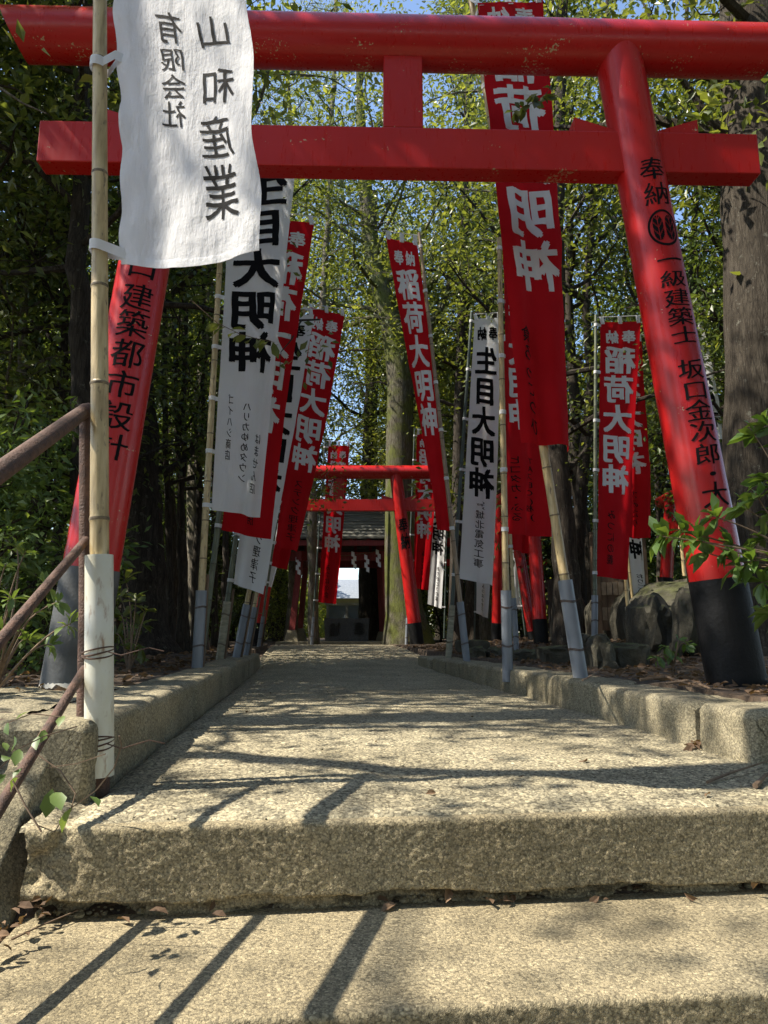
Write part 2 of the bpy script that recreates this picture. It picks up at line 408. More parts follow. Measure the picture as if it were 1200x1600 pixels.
# ------------------------------------------------------------------ leaves and trees
def leaf_arrays(P, D, L, Wd, rng, fold=.25, up=.9, hexa=False):
    """P (n,3) bases, D (n,3) directions, L (n,) lengths -> verts, tris"""
    n = len(P); D = D / np.linalg.norm(D, axis=1, keepdims=True)
    U = rng.normal(size=(n, 3)) * .55 + np.array([0, 0, up]); Sd = np.cross(D, U); Sd /= np.linalg.norm(Sd, axis=1, keepdims=True) + 1e-9
    Nn = np.cross(Sd, D); L = L[:, None]; w = Wd * L
    if not hexa:
        mid = P + D * L * .45
        V = np.stack([P, mid + Sd*w + Nn*w*fold, P + D*L - Nn*L*.06, mid - Sd*w + Nn*w*fold], 1)
        b = np.arange(n)[:, None] * 4
        T = np.concatenate([b + np.array([[0, 1, 2]]), b + np.array([[0, 2, 3]])])
        return V.reshape(-1, 3), T
    a, c = P + D*L*.28, P + D*L*.66
    V = np.stack([P, a + Sd*w*.75 + Nn*w*fold, c + Sd*w + Nn*w*fold*.8, P + D*L - Nn*L*.16, c - Sd*w + Nn*w*fold*.8, a - Sd*w*.75 + Nn*w*fold, P + D*L*.5], 1)
    b = np.arange(n)[:, None] * 7
    T = np.concatenate([b + np.array([x]) for x in ((0,1,6), (1,2,6), (2,3,6), (3,4,6), (4,5,6), (5,0,6))])
    return V.reshape(-1, 3), T
def vec(a): return np.array([a.x, a.y, a.z])
def grow(rng, path, rad, limbs, L=.075, Wd=.24, per=14, clus=.20, sub=5, rise=.35, trunk_n=12, twig=5, fine=.006):
    """path/rad: trunk; limbs: (s along the trunk, azimuth, elevation, length, radius)"""
    mb = MB(); path = [Vector(p) for p in path]; mb.tube(path, rad, trunk_n)
    Ps, Ds = [], []
    for (s, az, el, ln, r) in limbs:
        k = s * (len(path) - 1); i = min(int(k), len(path) - 2); p = path[i].lerp(path[i+1], k - i)
        d = Vector((math.cos(az) * math.cos(el), math.sin(az) * math.cos(el), math.sin(el)))
        pts = [p]; n = 7
        for q in range(n):
            d = (d + Vector(rng.normal(size=3) * .16) + Vector((0, 0, rise * .12))).normalized()
            pts.append(pts[-1] + d * ln / n)
        mb.tube(pts, [r * (1 - .85 * q / n) + .003 for q in range(n + 1)], 6, cap=False)
        for q in range(sub):
            k2 = .22 + .78 * (q + rng.random()) / sub; kk = k2 * n; i2 = min(int(kk), n - 1)
            b = pts[i2].lerp(pts[i2+1], kk - i2); dm = (pts[i2+1] - pts[i2]).normalized()
            d2 = (dm * .7 + Vector(rng.normal(size=3)) * .75 + Vector((0, 0, .15))).normalized(); l2 = ln * (.25 + .3 * rng.random())
            tp = [b]
            for w in range(4):
                d2 = (d2 + Vector(rng.normal(size=3) * .22)).normalized(); tp.append(tp[-1] + d2 * l2 / 4)
            mb.tube(tp, [fine * 1.6, fine * 1.3, fine, fine * .7, fine * .4], 4, cap=False)
            for w in range(twig):
                kk = (.25 + .75 * (w + rng.random()) / twig) * 4; i3 = min(int(kk), 3); c = vec(tp[i3].lerp(tp[i3+1], kk - i3))
                m_ = max(3, int(per * (.5 + rng.random())))
                off = rng.normal(size=(m_, 3)) * clus * np.array([1, 1, .6])
                Ps.append(c + off); Ds.append(off / clus * .7 + rng.normal(size=(m_, 3)) * .5 + np.array([0, 0, -.25]))
    P, D = np.concatenate(Ps), np.concatenate(Ds)
    Ls = L * (.65 + .7 * rng.random(len(P)))
    v, f = leaf_arrays(P, D, Ls, Wd, rng)
    return mb, v, f
def std_limbs(rng, n, s0, length, r, e0=.1, e1=.9, azr=None):
    out = []
    for i in range(n):
        s = s0 + (.99 - s0) * (i + rng.random() * .8) / n
        k = (s - s0) / (1 - s0)
        az = i * 2.4 + rng.random() * .8 if azr is None else azr[0] + (azr[1] - azr[0]) * rng.random()
        out.append((s, az, e0 + (e1 - e0) * k + rng.normal() * .12, length * (1 - .55 * k) * (.75 + .5 * rng.random()), r * (1 - .6 * k)))
    return out
def wobble(rng, H, n, amp, lean=(0, 0)):
    pts, x, y = [], 0.0, 0.0
    for i in range(n + 1):
        pts.append(Vector((x + lean[0] * i / n, y + lean[1] * i / n, H * i / n))); x += rng.normal() * amp; y += rng.normal() * amp
    return pts
def taper(r0, r1, n, flare=1.5): return [(r0 + (r1 - r0) * i / n) * (1 + (flare - 1) * math.exp(-i * 2.2)) for i in range(n + 1)]
KINDS = {}
def kind(key, seed, H, r0, s0, nl, ln, rl, leaf, barkm, lean=(0, 0), amp=.10, **kw):
    rng = np.random.default_rng(seed); path = wobble(rng, H, 10, amp, lean)
    mb, v, f = grow(rng, path, taper(r0, .02, 10), std_limbs(rng, nl, s0, ln, rl, kw.pop('e0', .1), kw.pop('e1', 1.0)), **kw)
    KINDS[key] = (mb.mesh('trunk', M[barkm]), mesh_np('crown', v, f, M[leaf], False))
def place(name, key, loc, rz, sc, label, cat='tree', group=None):
    o = thing(name, label, cat, loc, group)
    for nm, me in zip(('trunk', 'crown'), KINDS[key]):
        c = bpy.data.objects.new(nm, me); C.objects.link(c); c.parent = o
    o.rotation_euler = (0, 0, rz); o.scale = (sc, sc, sc); return o
def own_tree(name, label, loc, mb, v, f, barkm, leafm, cat='tree', group=None):
    o = thing(name, label, cat, loc, group)
    c = bpy.data.objects.new('trunk', mb.mesh('trunk', M[barkm])); C.objects.link(c); c.parent = o
    if v is not None:
        c = bpy.data.objects.new('crown', mesh_np('crown', v, f, M[leafm], False)); C.objects.link(c); c.parent = o
    return o

# ================================================================== SETTING: ground, path, steps, kerbs
def grid_mesh(name, Pv, mat, parent=None, kindv='structure', smooth=True):
    n, k = Pv.shape[:2]; idx = np.arange(n * k).reshape(n, k)
    f = np.stack([idx[:-1, :-1], idx[:-1, 1:], idx[1:, 1:], idx[1:, :-1]], -1).reshape(-1, 4)
    o = link(name, mesh_np(name, Pv.reshape(-1, 3), f, mat, smooth), parent)
    if kindv: o['kind'] = kindv
    return o
def LTarr(l, t, z): return np.stack([l * LX.x + t * AX.x, l * LX.y + t * AX.y, z + 0 * l], -1)
def ground_z(l, t):
    side = .172 + .015 * sstep(3, 14, t) + .025 * fbm(l * .9, t * .9, 3) + .010 * fbm(l * 5, t * 5, 9)
    side = side - .42 * np.clip(2.05 - t, 0, 6) * (1 - .0 * l)
    side = side + .16 * sstep(2.2, 4.2, l) * sstep(4, 6, t) * (1 - sstep(12, 18, t))
    inn = pathz(t) - .05 - .6 * np.clip(2.0 - t, 0, 6)
    inside = (l > -.785) & (l < 1.70)
    nearright = (l >= 1.70) & (l < 2.85) & (t < 2.35)
    z = np.where(inside, np.where(t > 14.5, .176, inn), side)
    return np.where(nearright, np.minimum(z, -.06 - .7 * np.clip(2.1 - t, 0, 6)), z)
ls = np.concatenate([[-160, -90, -50, -32, -24], np.arange(-18, -6, .8), np.arange(-6, -2.4, .3), np.arange(-2.4, -.82, .07), [-.80, -.788, -.78],
                     np.linspace(-.7, 1.62, 8), [1.69, 1.705], np.arange(1.75, 3.6, .07), np.arange(3.7, 7, .3), np.arange(7.2, 18, .8), [24, 32, 50, 90, 160]])
ts = np.concatenate([[-30, -12, -6, -3], np.arange(-1.5, 1.6, .25), np.arange(1.6, 5, .07), np.arange(5, 12, .2), np.arange(12, 24, .6), [26, 30, 38, 50, 80, 160]])
Lg, Tg = np.meshgrid(ls, ts)
grid_mesh('ground', LTarr(Lg, Tg, ground_z(Lg, Tg)), M['soil'])

tv = [1.738]
while tv[-1] < 15.2: tv.append(tv[-1] + max(.004, .0016 * tv[-1] ** 2))
tv = np.array(tv); lv = np.arange(-.62, 2.5, .0068)
Lp, Tp = np.meshgrid(lv, tv)
d, cid = worley(Lp / .010 + .5 * vnoise(Lp / .02, Tp / .02), Tp / .010 + .5 * vnoise(Lp / .02, Tp / .02, 4)); d2, c2_ = worley(Lp / .024, Tp / .024, 5)
zp = pathz(Tp) + .0052 * np.clip(.75 - d, 0, .6) * (.4 + cid) + .006 * np.clip(.55 - d2, 0, .5) * (c2_ > .62) + .005 * fbm(Lp * 3, Tp * 3)
zp -= .02 * np.exp(-((Lp + .55) / .03) ** 2)
zp = zp - .0010 - .010 * np.exp(-(Tp - 1.738) / .006)
grid_mesh('path', LTarr(Lp, Tp, zp), M['path'])

def step_flight(name, t0, z0, depth, rise, fine, rag):
    """nose, riser and (for the next step) nothing else: profile along l"""
    dl = .0045 if fine else .02
    l = np.arange(-.60, 2.8, dl)
    prof = []
    nb = int(depth / (.006 if fine else .05))
    for i in range(nb): prof.append((t0 + depth * (1 - i / nb) + .016, z0, 0))
    for a in np.linspace(0, math.pi / 2, 6): prof.append((t0 + .016 - .011 * math.sin(a) - .005, z0 - .011 + .011 * math.cos(a), 1))
    nr = int(rise / (.0045 if fine else .02))
    for i in range(1, nr): prof.append((t0 + .004 * i / nr, z0 - .011 - (rise - .011) * i / nr, 2))
    prof = np.array(prof); Lq, tq = np.meshgrid(l, prof[:, 0]); _, zq = np.meshgrid(l, prof[:, 1]); _, kq = np.meshgrid(l, prof[:, 2])
    nz = .0008 * vnoise(Lq / .013, zq / .009 + tq / .012, 2) + .0012 * vnoise(Lq / .0055, zq / .0055 + tq / .0055, 4) + .0010 * fbm(Lq * 4, zq * 4 + tq * 4, 8)
    rr = np.clip((z0 - zq) / rise, 0, 1)
    if rag:   # slab edge broken away along the bottom, corner chipped
        cut = .80 + .06 * fbm(Lq * 4, Lq * 0 + 1, 0, 4, 3) - .10 * sstep(-.35, -.60, Lq)
        back = sstep(cut, cut + .03, rr) * (.030 + .045 * np.clip(fbm(Lq * 9, zq * 20, 5, 4) + .45, 0, 1))
        nz2 = back; tq = tq + nz2 + nz * np.where(rr > cut, 4.0, 1.0) * (kq >= 1)
        chip = sstep(-.45, -.60, Lq) * .03 * np.clip(fbm(Lq * 14, zq * 14, 2) + .5, 0, 1); tq = tq + chip * (kq >= 1)
    else: tq = tq + nz * (kq >= 1)
    zz = zq + nz * (kq < 2) * .55
    return grid_mesh(name, LTarr(Lq, tq, zz), M['step'])
step_flight('step', 1.714, -.002, .02, .20, True, True)
step_flight('step', 1.285, -.195, .53, .19, True, False)
for i in range(1, 6): step_flight('step', 1.285 - .36 * i, -.195 - .19 * i, .40, .20, False, False)

def sweep_kerb(name, segs, l_in, l_out, z_top_fn, mat, inward):
    """segs: (t0, t1) blocks; profile rounded on the path side"""
    V, Fq, b = [], [], 0
    for (ta, tb, dl_, dz_) in segs:
        nt_ = max(6, int((tb - ta) / (.012 if tb < 4 else .03))); tt = np.linspace(ta, tb, nt_)
        li, lo = l_in + dl_, l_out
        s = 1 if lo > li else -1
        r = .03
        pr = [(li, -.06 * 1.0), (li, None, .25), (li, None, .5), (li, None, .75)]
        prof = [(li, 0.0)] + [(li, k / 14) for k in range(1, 12)]
        rows = []
        for t in tt:
            zt = z_top_fn(t) + dz_; zb = float(pathz(t)) - .05
            e = min(t - ta, tb - t); rnd = .022 * math.exp(-e / .012)
            pts = [(li + s * rnd, zb + (zt - r - zb) * k / 14) for k in range(15)]
            pts += [(li + s * (r - r * math.cos(a)) + s * rnd, zt - r + r * math.sin(a) - rnd) for a in np.linspace(.2, math.pi/2, 5)]
            pts += [(li + s * (r + (abs(lo - li) - r) * k / 12), zt - rnd) for k in range(1, 13)]
            pts += [(lo, zb)]
            rows.append([(p[0], t, p[1]) for p in pts])
        A = np.array(rows); l, t, z = A[..., 0], A[..., 1], A[..., 2]
        nz = .0035 * fbm(l * 30 + z * 17, t * 30, z * 30, 3) + .006 * fbm(l * 5, t * 5, z * 5, 3)
        l = l - s * nz; z = z + nz * .7
        P_ = LTarr(l, t, z); n, k = P_.shape[:2]; idx = np.arange(n * k).reshape(n, k) + b
        f = np.stack([idx[:-1, :-1], idx[:-1, 1:], idx[1:, 1:], idx[1:, :-1]], -1).reshape(-1, 4)
        V.append(P_.reshape(-1, 3)); Fq.append(f); b += n * k
        for row in (0, n - 1):     # end caps as fans of quads to the bottom centre line
            c = P_[row]; m_ = len(c); cc = np.array([c[0], c[-1]]); base = b
            V.append(np.concatenate([c, c * 0 + (c[0] + c[-1]) / 2])); b += 2 * m_
            q = np.arange(m_ - 1); Fq.append(np.stack([base + q, base + q + 1, base + q + 1 + m_, base + q + m_], -1))
    o = link(name, mesh_np(name, np.concatenate(V), np.concatenate(Fq), mat, True), None); o['kind'] = 'structure'
    o.data.set_sharp_from_angle(angle=R(50))
    return o
def ktop_l(t): return .195 - .012 * float(sstep(1.8, 2.6, t)) 
def ktop_r(t): return .172
sweep_kerb('kerb', [(2.0, 3.78, 0, 0), (3.79, 5.6, .004, -.003), (5.612, 7.2, -.003, 0), (7.212, 8.9, .0, -.004)], -.55, -.80, ktop_l, M['kerb'], 1)
sweep_kerb('kerb', [(2.25, 2.575, -.02, .0), (2.655, 3.60, 0, -.008), (3.612, 4.75, .006, 0), (4.762, 5.6, -.006, -.006), (5.612, 6.35, .0, -.01), (6.40, 6.9, .012, -.015), (6.94, 7.5, .0, -.02), (7.54, 8.2, -.02, -.02), (8.24, 9.0, -.06, -.025)], 1.46, 1.72, ktop_r, M['kerb'], -1)
# near right: the little block's far side continues to the right of the frame
mb = MB(); mb.box(LT(2.2, 2.42, .06), LX * .50, AX * .15, (0, 0, .11))
o = mb.obj('kerb', M['kerb'], smooth=False); o['kind'] = 'structure'
bv = o.modifiers.new('b', 'BEVEL'); bv.width = .025; bv.segments = 3

# concrete pad at the foot of the left torii post and the sloping stair curb
def lump(name, f_pts, nu, nv, mat, amp, sc=8):
    U, Vv = np.meshgrid(np.linspace(0, 1, nu), np.linspace(0, 1, nv))
    P_ = f_pts(U, Vv); nn = fbm(P_[..., 0] * sc, P_[..., 1] * sc, P_[..., 2] * sc, 4)
    P_ = P_ + amp * nn[..., None] * np.array([.5, -.4, 1.0])
    return grid_mesh(name, P_, mat)
def pad(u, v):
    l = -2.6 + (-.80 + 2.6) * u
    # v: 0 bottom of front face .. .45 top edge .. 1 back
    k = np.clip(v / .45, 0, 1); b = np.clip((v - .45) / .55, 0, 1)
    t = 2.10 + .12 * np.sin(u * 9) * .3 + .12 * k + 1.15 * b
    z = -.25 + .44 * np.sin(k * math.pi / 2) - .006 * b
    return LTarr(l, t, z)
lump('concrete_pad', pad, 200, 120, M['kerb'], .012)
def stringer(u, v):
    # u across: inner face bottom -> top -> outer; v along the slope
    t = 2.16 - 2.7 * v; zt = .12 - .03 * sstep(2.04, 2.16, t) - .66 * np.clip(2.05 - t, 0, 9)
    a = np.clip(u / .5, 0, 1); c = np.clip((u - .5) / .3, 0, 1); e = np.clip((u - .8) / .2, 0, 1)
    l = -.605 - .02 * a - .03 * np.sin(np.clip(a - .8, 0, .2) * 7.85) - .20 * c - .03 * e
    z = zt - .50 * (1 - a) + .02 * np.sin(c * math.pi) - .25 * e
    return LTarr(l, t, z)
lump('stair_curb', stringer, 110, 330, M['kerb'], .012, 9)

# dark rubble in the gap under the top slab
rng = np.random.default_rng(5)
def ico(sub=1):
    bm = bmesh.new(); bmesh.ops.create_icosphere(bm, subdivisions=sub, radius=1)
    bm.verts.index_update()
    v = np.array([p.co[:] for p in bm.verts]); f = np.array([[x.index for x in q.verts] for q in bm.faces]); bm.free(); return v, f
ICO1, ICO2, ICO3 = ico(1), ico(2), ico(4)
def pebbles(name, pts, rs, mat, flat=.6, seed=1, base=ICO1):
    r = np.random.default_rng(seed); V, Fc = [], []
    bv, bf = base
    for i, (p, q) in enumerate(zip(pts, rs)):
        sc = q * (np.array([1, 1, flat]) * (.7 + .6 * r.random(3)))
        n = 1 + .28 * vnoise(bv[:, 0] * 1.3 + i * 7, bv[:, 1] * 1.3, bv[:, 2] * 1.3)
        V.append(bv * sc * n[:, None] + p); Fc.append(bf + i * len(bv))
    return link(name, mesh_np(name, np.concatenate(V), np.concatenate(Fc), mat, False), None)
pts, rs = [], []
for i in range(230):
    l = -.57 + 2.0 * rng.random(); pts.append(np.array(LT(l, 1.741 + .03 * rng.random(), -.19 + .010 * rng.random()))); rs.append(.003 + .009 * rng.random() ** 2)
tag(pebbles('rubble', pts, rs, M['rubble']), 'crumbled concrete bits under the top step slab', 'rubble', kind='stuff')

# ================================================================== TORII
def torii(label, bL, bR, tL, tR, r0, r1, rk, overL, overR, nz, nh, nd, nover, black_h, group='red torii gates', gaku=.105, wedge=True, foot=False):
    o = thing('torii_gate', label, 'torii gate', (bL + bR) / 2, group)
    zt = (tL.z + tR.z) / 2; tL = Vector((tL.x, tL.y, zt)); tR = Vector((tR.x, tR.y, zt))
    ex = (tR - tL).normalized(); ez = Vector((0, 0, 1)); ey = ez.cross(ex)
    posts = []
    for b, t in ((bL, tL), (bR, tR)):
        mb = MB(); nseg = 24; h = (t - b).length
        b2 = b - (t - b).normalized() * .35
        mb.tube([b2.lerp(t, i / nseg) for i in range(nseg + 1)], [r0 + (r1 - r0) * i / nseg for i in range(nseg + 1)], 40)
        p = mb.obj('post', M['red'], o); posts.append((b, t, p))
        mb = MB(); k = black_h / h; rb = lambda s: r0 + (r1 - r0) * max(0, s) + .0035
        mb.tube([b2, b.lerp(t, 0), b.lerp(t, k * .5), b.lerp(t, k)], [rb(0), rb(0), rb(k * .5), rb(k)], 40)
        mb.obj('black_base', M['dustylitblack'] if (foot and b is bL) else M['black'], p)
        if foot:
            mb = MB(); a_ = b + Vector((0, 0, -.004)); mb.tube([a_ - Vector((0, 0, .05)), a_, a_ + Vector((0, 0, .02))], [r0 + .012, r0 + .004, r0 + .0005], 32)
            mb.obj('mortar_foot', M['palewall'], p)
    # kasagi: round log with raked ends
    A, B = tL - ex * overL, tR + ex * overR; mb = MB(); n = 48; ks = 40
    V = []
    for i in range(ks + 1):
        for j in range(n):
            w = 2 * math.pi * j / n; c, s = math.cos(w), math.sin(w)
            q = A.lerp(B, i / ks) + ey * rk * c + ez * rk * s
            if i == 0: q = q - ex * .45 * rk * s
            if i == ks: q = q + ex * .45 * rk * s
            V.append(q)
    Fq = [(i*n + j, (i+1)*n + j, (i+1)*n + (j+1) % n, i*n + (j+1) % n) for i in range(ks) for j in range(n)]
    Fq += [tuple(range(n)), tuple(ks*n + j for j in reversed(range(n)))]
    mb.add(V, Fq); mb.obj('top_beam', M['red'], o)
    kx = lambda z, b, t: b.lerp(t, (z - b.z) / (t.z - b.z))
    pl, pr = kx(nz, bL, tL), kx(nz, bR, tR); c = (pl + pr) / 2; hw = (pr - pl).length / 2 + nover
    mb = MB(); mb.box(c, ex * hw, ey * nd / 2, ez * nh / 2)
    nk = mb.obj('tie_beam', M['red'], o, smooth=False); bv = nk.modifiers.new('b', 'BEVEL'); bv.width = .006; bv.segments = 2
    mid = (tL + tR) / 2; mb = MB(); z0, z1 = nz + nh / 2 + .001, zt - rk * .9
    mb.box(Vector((c.x, c.y, (z0 + z1) / 2)), ex * gaku, ey * nd * .48, ez * (z1 - z0) / 2)
    st = mb.obj('centre_strut', M['red'], o, smooth=False); bv = st.modifiers.new('b', 'BEVEL'); bv.width = .005
    if wedge:
        for pc in (pl, pr):
            for sd in (-1, 1):
                z = nz + nh / 2 + .001; q = kx(z, bL, tL) if pc is pl else kx(z, bR, tR)
                xa, xb = r1 * .92, r1 * .92 + .22 * r1 / .12; hgt = .085 * r1 / .12; d_ = nd * .42
                def pt(x, y, zz): return Vector((q.x, q.y, z + zz)) + ex * sd * x + ey * y
                mb = MB(); mb.hexa([pt(xa, -d_, 0), pt(xb, -d_, 0), pt(xb, d_, 0), pt(xa, d_, 0), pt(xa, -d_, .012), pt(xb, -d_, hgt), pt(xb, d_, hgt), pt(xa, d_, .012)])
                mb.obj('wedge', M['red'], o, smooth=False)
    return o, posts, (ex, ey, ez)
def s_at(b, t, py):
    a, c = 0.0, 1.0
    for _ in range(40):
        m = (a + c) / 2
        if proj(b.lerp(t, m))[1] > py: a = m
        else: c = m
    return (a + c) / 2
def post_surface(b, t, r0, r1, phi0):
    ax = (t - b); axn = ax.normalized(); fr = Vector((0, -1, 0)); fr = (fr - axn * fr.dot(axn)).normalized(); sd = axn.cross(fr)
    if sd.x < 0: sd = -sd
    def surf(u, v, off):
        u = np.asarray(u, float); v = np.asarray(v, float); r = r0 + (r1 - r0) * v; ph = phi0 + u / r
        base = vec(b) + v[:, None] * vec(ax)
        return base + (r + off)[:, None] * (np.cos(ph)[:, None] * vec(fr) + np.sin(ph)[:, None] * vec(sd))
    return surf

bL, bR = PY(112, 1064, 3.36), PY(1153, 1076, 3.45)
tL, tR = PY(287, 61, 3.38), PY(963, 76, 3.445)
RP0, RP1 = .130, .121
gate, posts, fr = torii('large red torii gate spanning the path above the steps', bL, bR, tL, tR, RP0, RP1, .136, .91, .89,
                        PY(640, 229, 3.35).z, .235, .115, .635, .52, wedge=True, foot=True)
b, t, pobj = posts[1]
surf = post_surface(b, t, RP0, RP1, R(7))
def py_items(chars, b, t, hw, bold=.012):
    return [(ch, -hw, s_at(b, t, y0), hw, s_at(b, t, y1), False, bold) for ch, y0, y1 in chars]
it = py_items([('奉', 268, 304), ('納', 306, 342), ('一', 408, 440), ('級', 440, 466), ('建', 468, 496), ('築', 496, 525), ('士', 525, 553),
               ('坂', 574, 606), ('口', 606, 638), ('金', 636, 670), ('次', 668, 702), ('郎', 702, 736), ('・', 734, 764), ('大', 760, 800)], b, t, .074)
lettering(it, surf, [.0012], 'lettering', M['ink'], pobj)
# crest: a ring round two feathers
V, Fq, base = [], [], 0
sc_ = .5 * (s_at(b, t, 349) - s_at(b, t, 404)); cv = s_at(b, t, 376); axl = (t - b).length
k = 72; ang = np.linspace(0, 2 * math.pi, k, endpoint=False)
for rr in (1.0, .87):
    V.append(surf(.083 * rr * np.cos(ang), cv + sc_ * rr * np.sin(ang), .0012))
for i in range(k): Fq.append((i, (i+1) % k, k + (i+1) % k, k + i))
base = 2 * k
for sx in (-1, 1):
    nx, ny = 26, 60; gx, gy = np.meshgrid(np.linspace(-1, 1, nx + 1), np.linspace(-1, 1, ny + 1))
    V.append(surf((sx * .0315 + gx * .0255).ravel(), (cv + gy * sc_ * .68).ravel(), .0012))
    for j in range(ny):
        for i in range(nx):
            x, y = (gx[j, i] + gx[j, i+1]) / 2, (gy[j, i] + gy[j+1, i]) / 2
            if (abs(x) ** 2.3 + abs(y) ** 3.2) > 1: continue
            if abs(x) < .10: continue
            q = (y - .55 * abs(x) + 1.9) / .62; fq = q - math.floor(q)
            if fq < .10 or .17 < fq < .25: continue
            a0 = base + j * (nx + 1) + i; Fq.append((a0, a0 + 1, a0 + nx + 2, a0 + nx + 1))
    base += (nx + 1) * (ny + 1)
link('crest', mesh_np('crest', np.concatenate(V), Fq, M['ink'], False), pobj)
b, t, pobj = posts[0]
surf = post_surface(b, t, RP0, RP1, R(20))
it = py_items([('坂', 372, 408), ('口', 414, 452), ('建', 458, 500), ('築', 498, 542), ('都', 542, 588), ('市', 590, 634), ('設', 636, 682), ('計', 684, 728)], b, t, .080)
lettering(it, surf, [.0012], 'lettering', M['ink'], pobj)

# second gate further along the path
b2L, b2R, t2L, t2R = PY(399, 1009, 14.0), PY(652, 1009, 14.0), PY(441, 735, 14.0), PY(618, 741, 14.0)
g2, posts2, _ = torii('distant red torii gate framing the water pavilion', b2L, b2R, t2L, t2R, .135, .125, .138, .90, .90, PY(580, 789, 13.95).z, .235, .12, .72, .44)
b, t, pobj = posts2[1]; surf = post_surface(b, t, .135, .125, R(10))
lettering(py_items([('奉', 810, 833), ('納', 834, 860)], b, t, .10, .03), surf, [.002], 'lettering', M['ink'], pobj)
# gates along the side path on the right, seen almost edge on
gE, pE, _ = torii('red torii gate seen edge on beside the grey stone kerb, post lit by sun', PY(776, 1004, 13.4), PY(846, 1009, 10.0), PY(779, 768, 13.2), PY(828, 742, 10.25), .10, .09, .10, .5, .5, 2.35, .18, .09, .45, .36, wedge=False)
gF, pF, _ = torii('slim dark red torii gate behind the edge-on gate', PY(838, 1001, 13.0), PY(834, 1006, 11.6), PY(812, 850, 13.0), PY(806, 846, 11.7), .075, .07, .08, .3, .3, 1.55, .12, .07, .25, .2, wedge=False)
gC, pC, _ = torii('small low red torii gate behind the white banners', PY(704, 1001, 17), PY(853, 1001, 17), PY(712, 845, 17), PY(826, 849, 17), .10, .09, .11, .45, .35, PY(700, 879, 17).z, .16, .09, .35, .4, wedge=False)
gG, pG, _ = torii('red torii gate on the mound above the boulders', PY(1041, 905, 11.0), PY(1118, 893, 9.6), PY(1048, 776, 11.0), PY(1108, 752, 9.6), .10, .09, .11, .40, .4, PY(1040, 826, 11).z, .18, .1, .30, .02, wedge=False)

# ================================================================== BANNERS
INA = '稲荷大明神'; IKI = '生目大明神'
def bilin(c, u, v):
    u = np.asarray(u, float)[:, None]; v = np.asarray(v, float)[:, None]
    TL, TR, BL, BR = [vec(x) for x in c]
    return (TL * (1-u) + TR * u) * (1-v) + (BL * (1-u) + BR * u) * v
def make_surface(c, amp, seed, sag=0.0, side='R', folds=2.2, twist=0.0):
    TL, TR, BL, BR = c
    n = ((TR - TL) + (BR - BL)).cross((BL - TL) + (BR - TR)).normalized()
    if n.y > 0: n = -n
    n = vec(n); r = np.random.default_rng(seed); p1, p2, p3 = r.random(3) * 6.28
    def surf(u, v, off):
        u = np.asarray(u, float); v = np.asarray(v, float)
        fr = u if side == 'R' else 1 - u           # distance from the pole edge
        w = 1.5 * amp * (.25 + .75 * v) * (.15 + fr) * np.sin(folds * 2 * math.pi * (u * .6 + .25 * v) + p1)
        w = w + amp * .5 * np.sin(2 * math.pi * (u * .9 + v * .35) + p2) * (.3 + .7 * v)
        w = w + amp * .22 * vnoise(u * 5 + seed, v * 14, 0) + amp * .10 * vnoise(u * 12, v * 30, seed)
        w = w + amp * .45 * (v ** 1.5) * np.sin(2 * math.pi * (u * 2.3 + .3 * v) + p3) + .03 * (v ** 5) * np.sin(p1 * 3 + fr * 2.5) * fr
        w = w + twist * (v ** 3) * np.sin((fr - .3) * 3.0)
        p = bilin(c, np.clip(u, -.3, 1.3), v) + (w + off)[:, None] * n
        p[:, 2] -= sag * v * np.sin(np.pi * np.clip(u, 0, 1))
        return p
    return surf, n
def cane(base, top, r, mats, parent, seed, bow=0.0, nodes_=.33):
    rg = np.random.default_rng(seed); Lh = (top - base).length; ax = (top - base).normalized(); sd = ax.orthogonal().normalized()
    pts, rad, ms = [], [], []; s = 0.0; cur = 0
    ev = [0.0]; step_ = nodes_ * .6
    x = step_ * rg.random() + .05; nd = []
    while x < Lh: nd.append(x); x += nodes_ * (.85 + .3 * rg.random())
    ss = sorted(set([0, Lh] + [q + d_ for q in nd for d_ in (-.012, -.005, 0, .005, .012) if 0 < q + d_ < Lh] + list(np.arange(.1, Lh, .15))))
    for q in ss:
        k = q / Lh; rr = r * (1 - .30 * k)
        for w in nd:
            if abs(q - w) < .004: rr *= 1.10
            elif abs(q - w) < .0065: rr *= 1.05
        pts.append(base + ax * q + sd * bow * math.sin(k * math.pi)); rad.append(rr)
    for i in range(len(ss) - 1):
        m_ = (ss[i] + ss[i+1]) / 2; ms.append(1 if any(-.0055 < m_ - w < .0055 for w in nd) else 0)
    mb = MB(); mb.tube(pts, rad, 14, mseg=ms); return mb.obj('cane', mats, parent, sharp=60)
def ring_band(mb, p, ax, r, h, n=14):
    mb.tube([p - ax * h / 2, p + ax * h / 2], [r, r], n, cap=False); mb.tube([p + ax * h / 2, p - ax * h / 2], [r - .002, r - .002], n, cap=False)
    
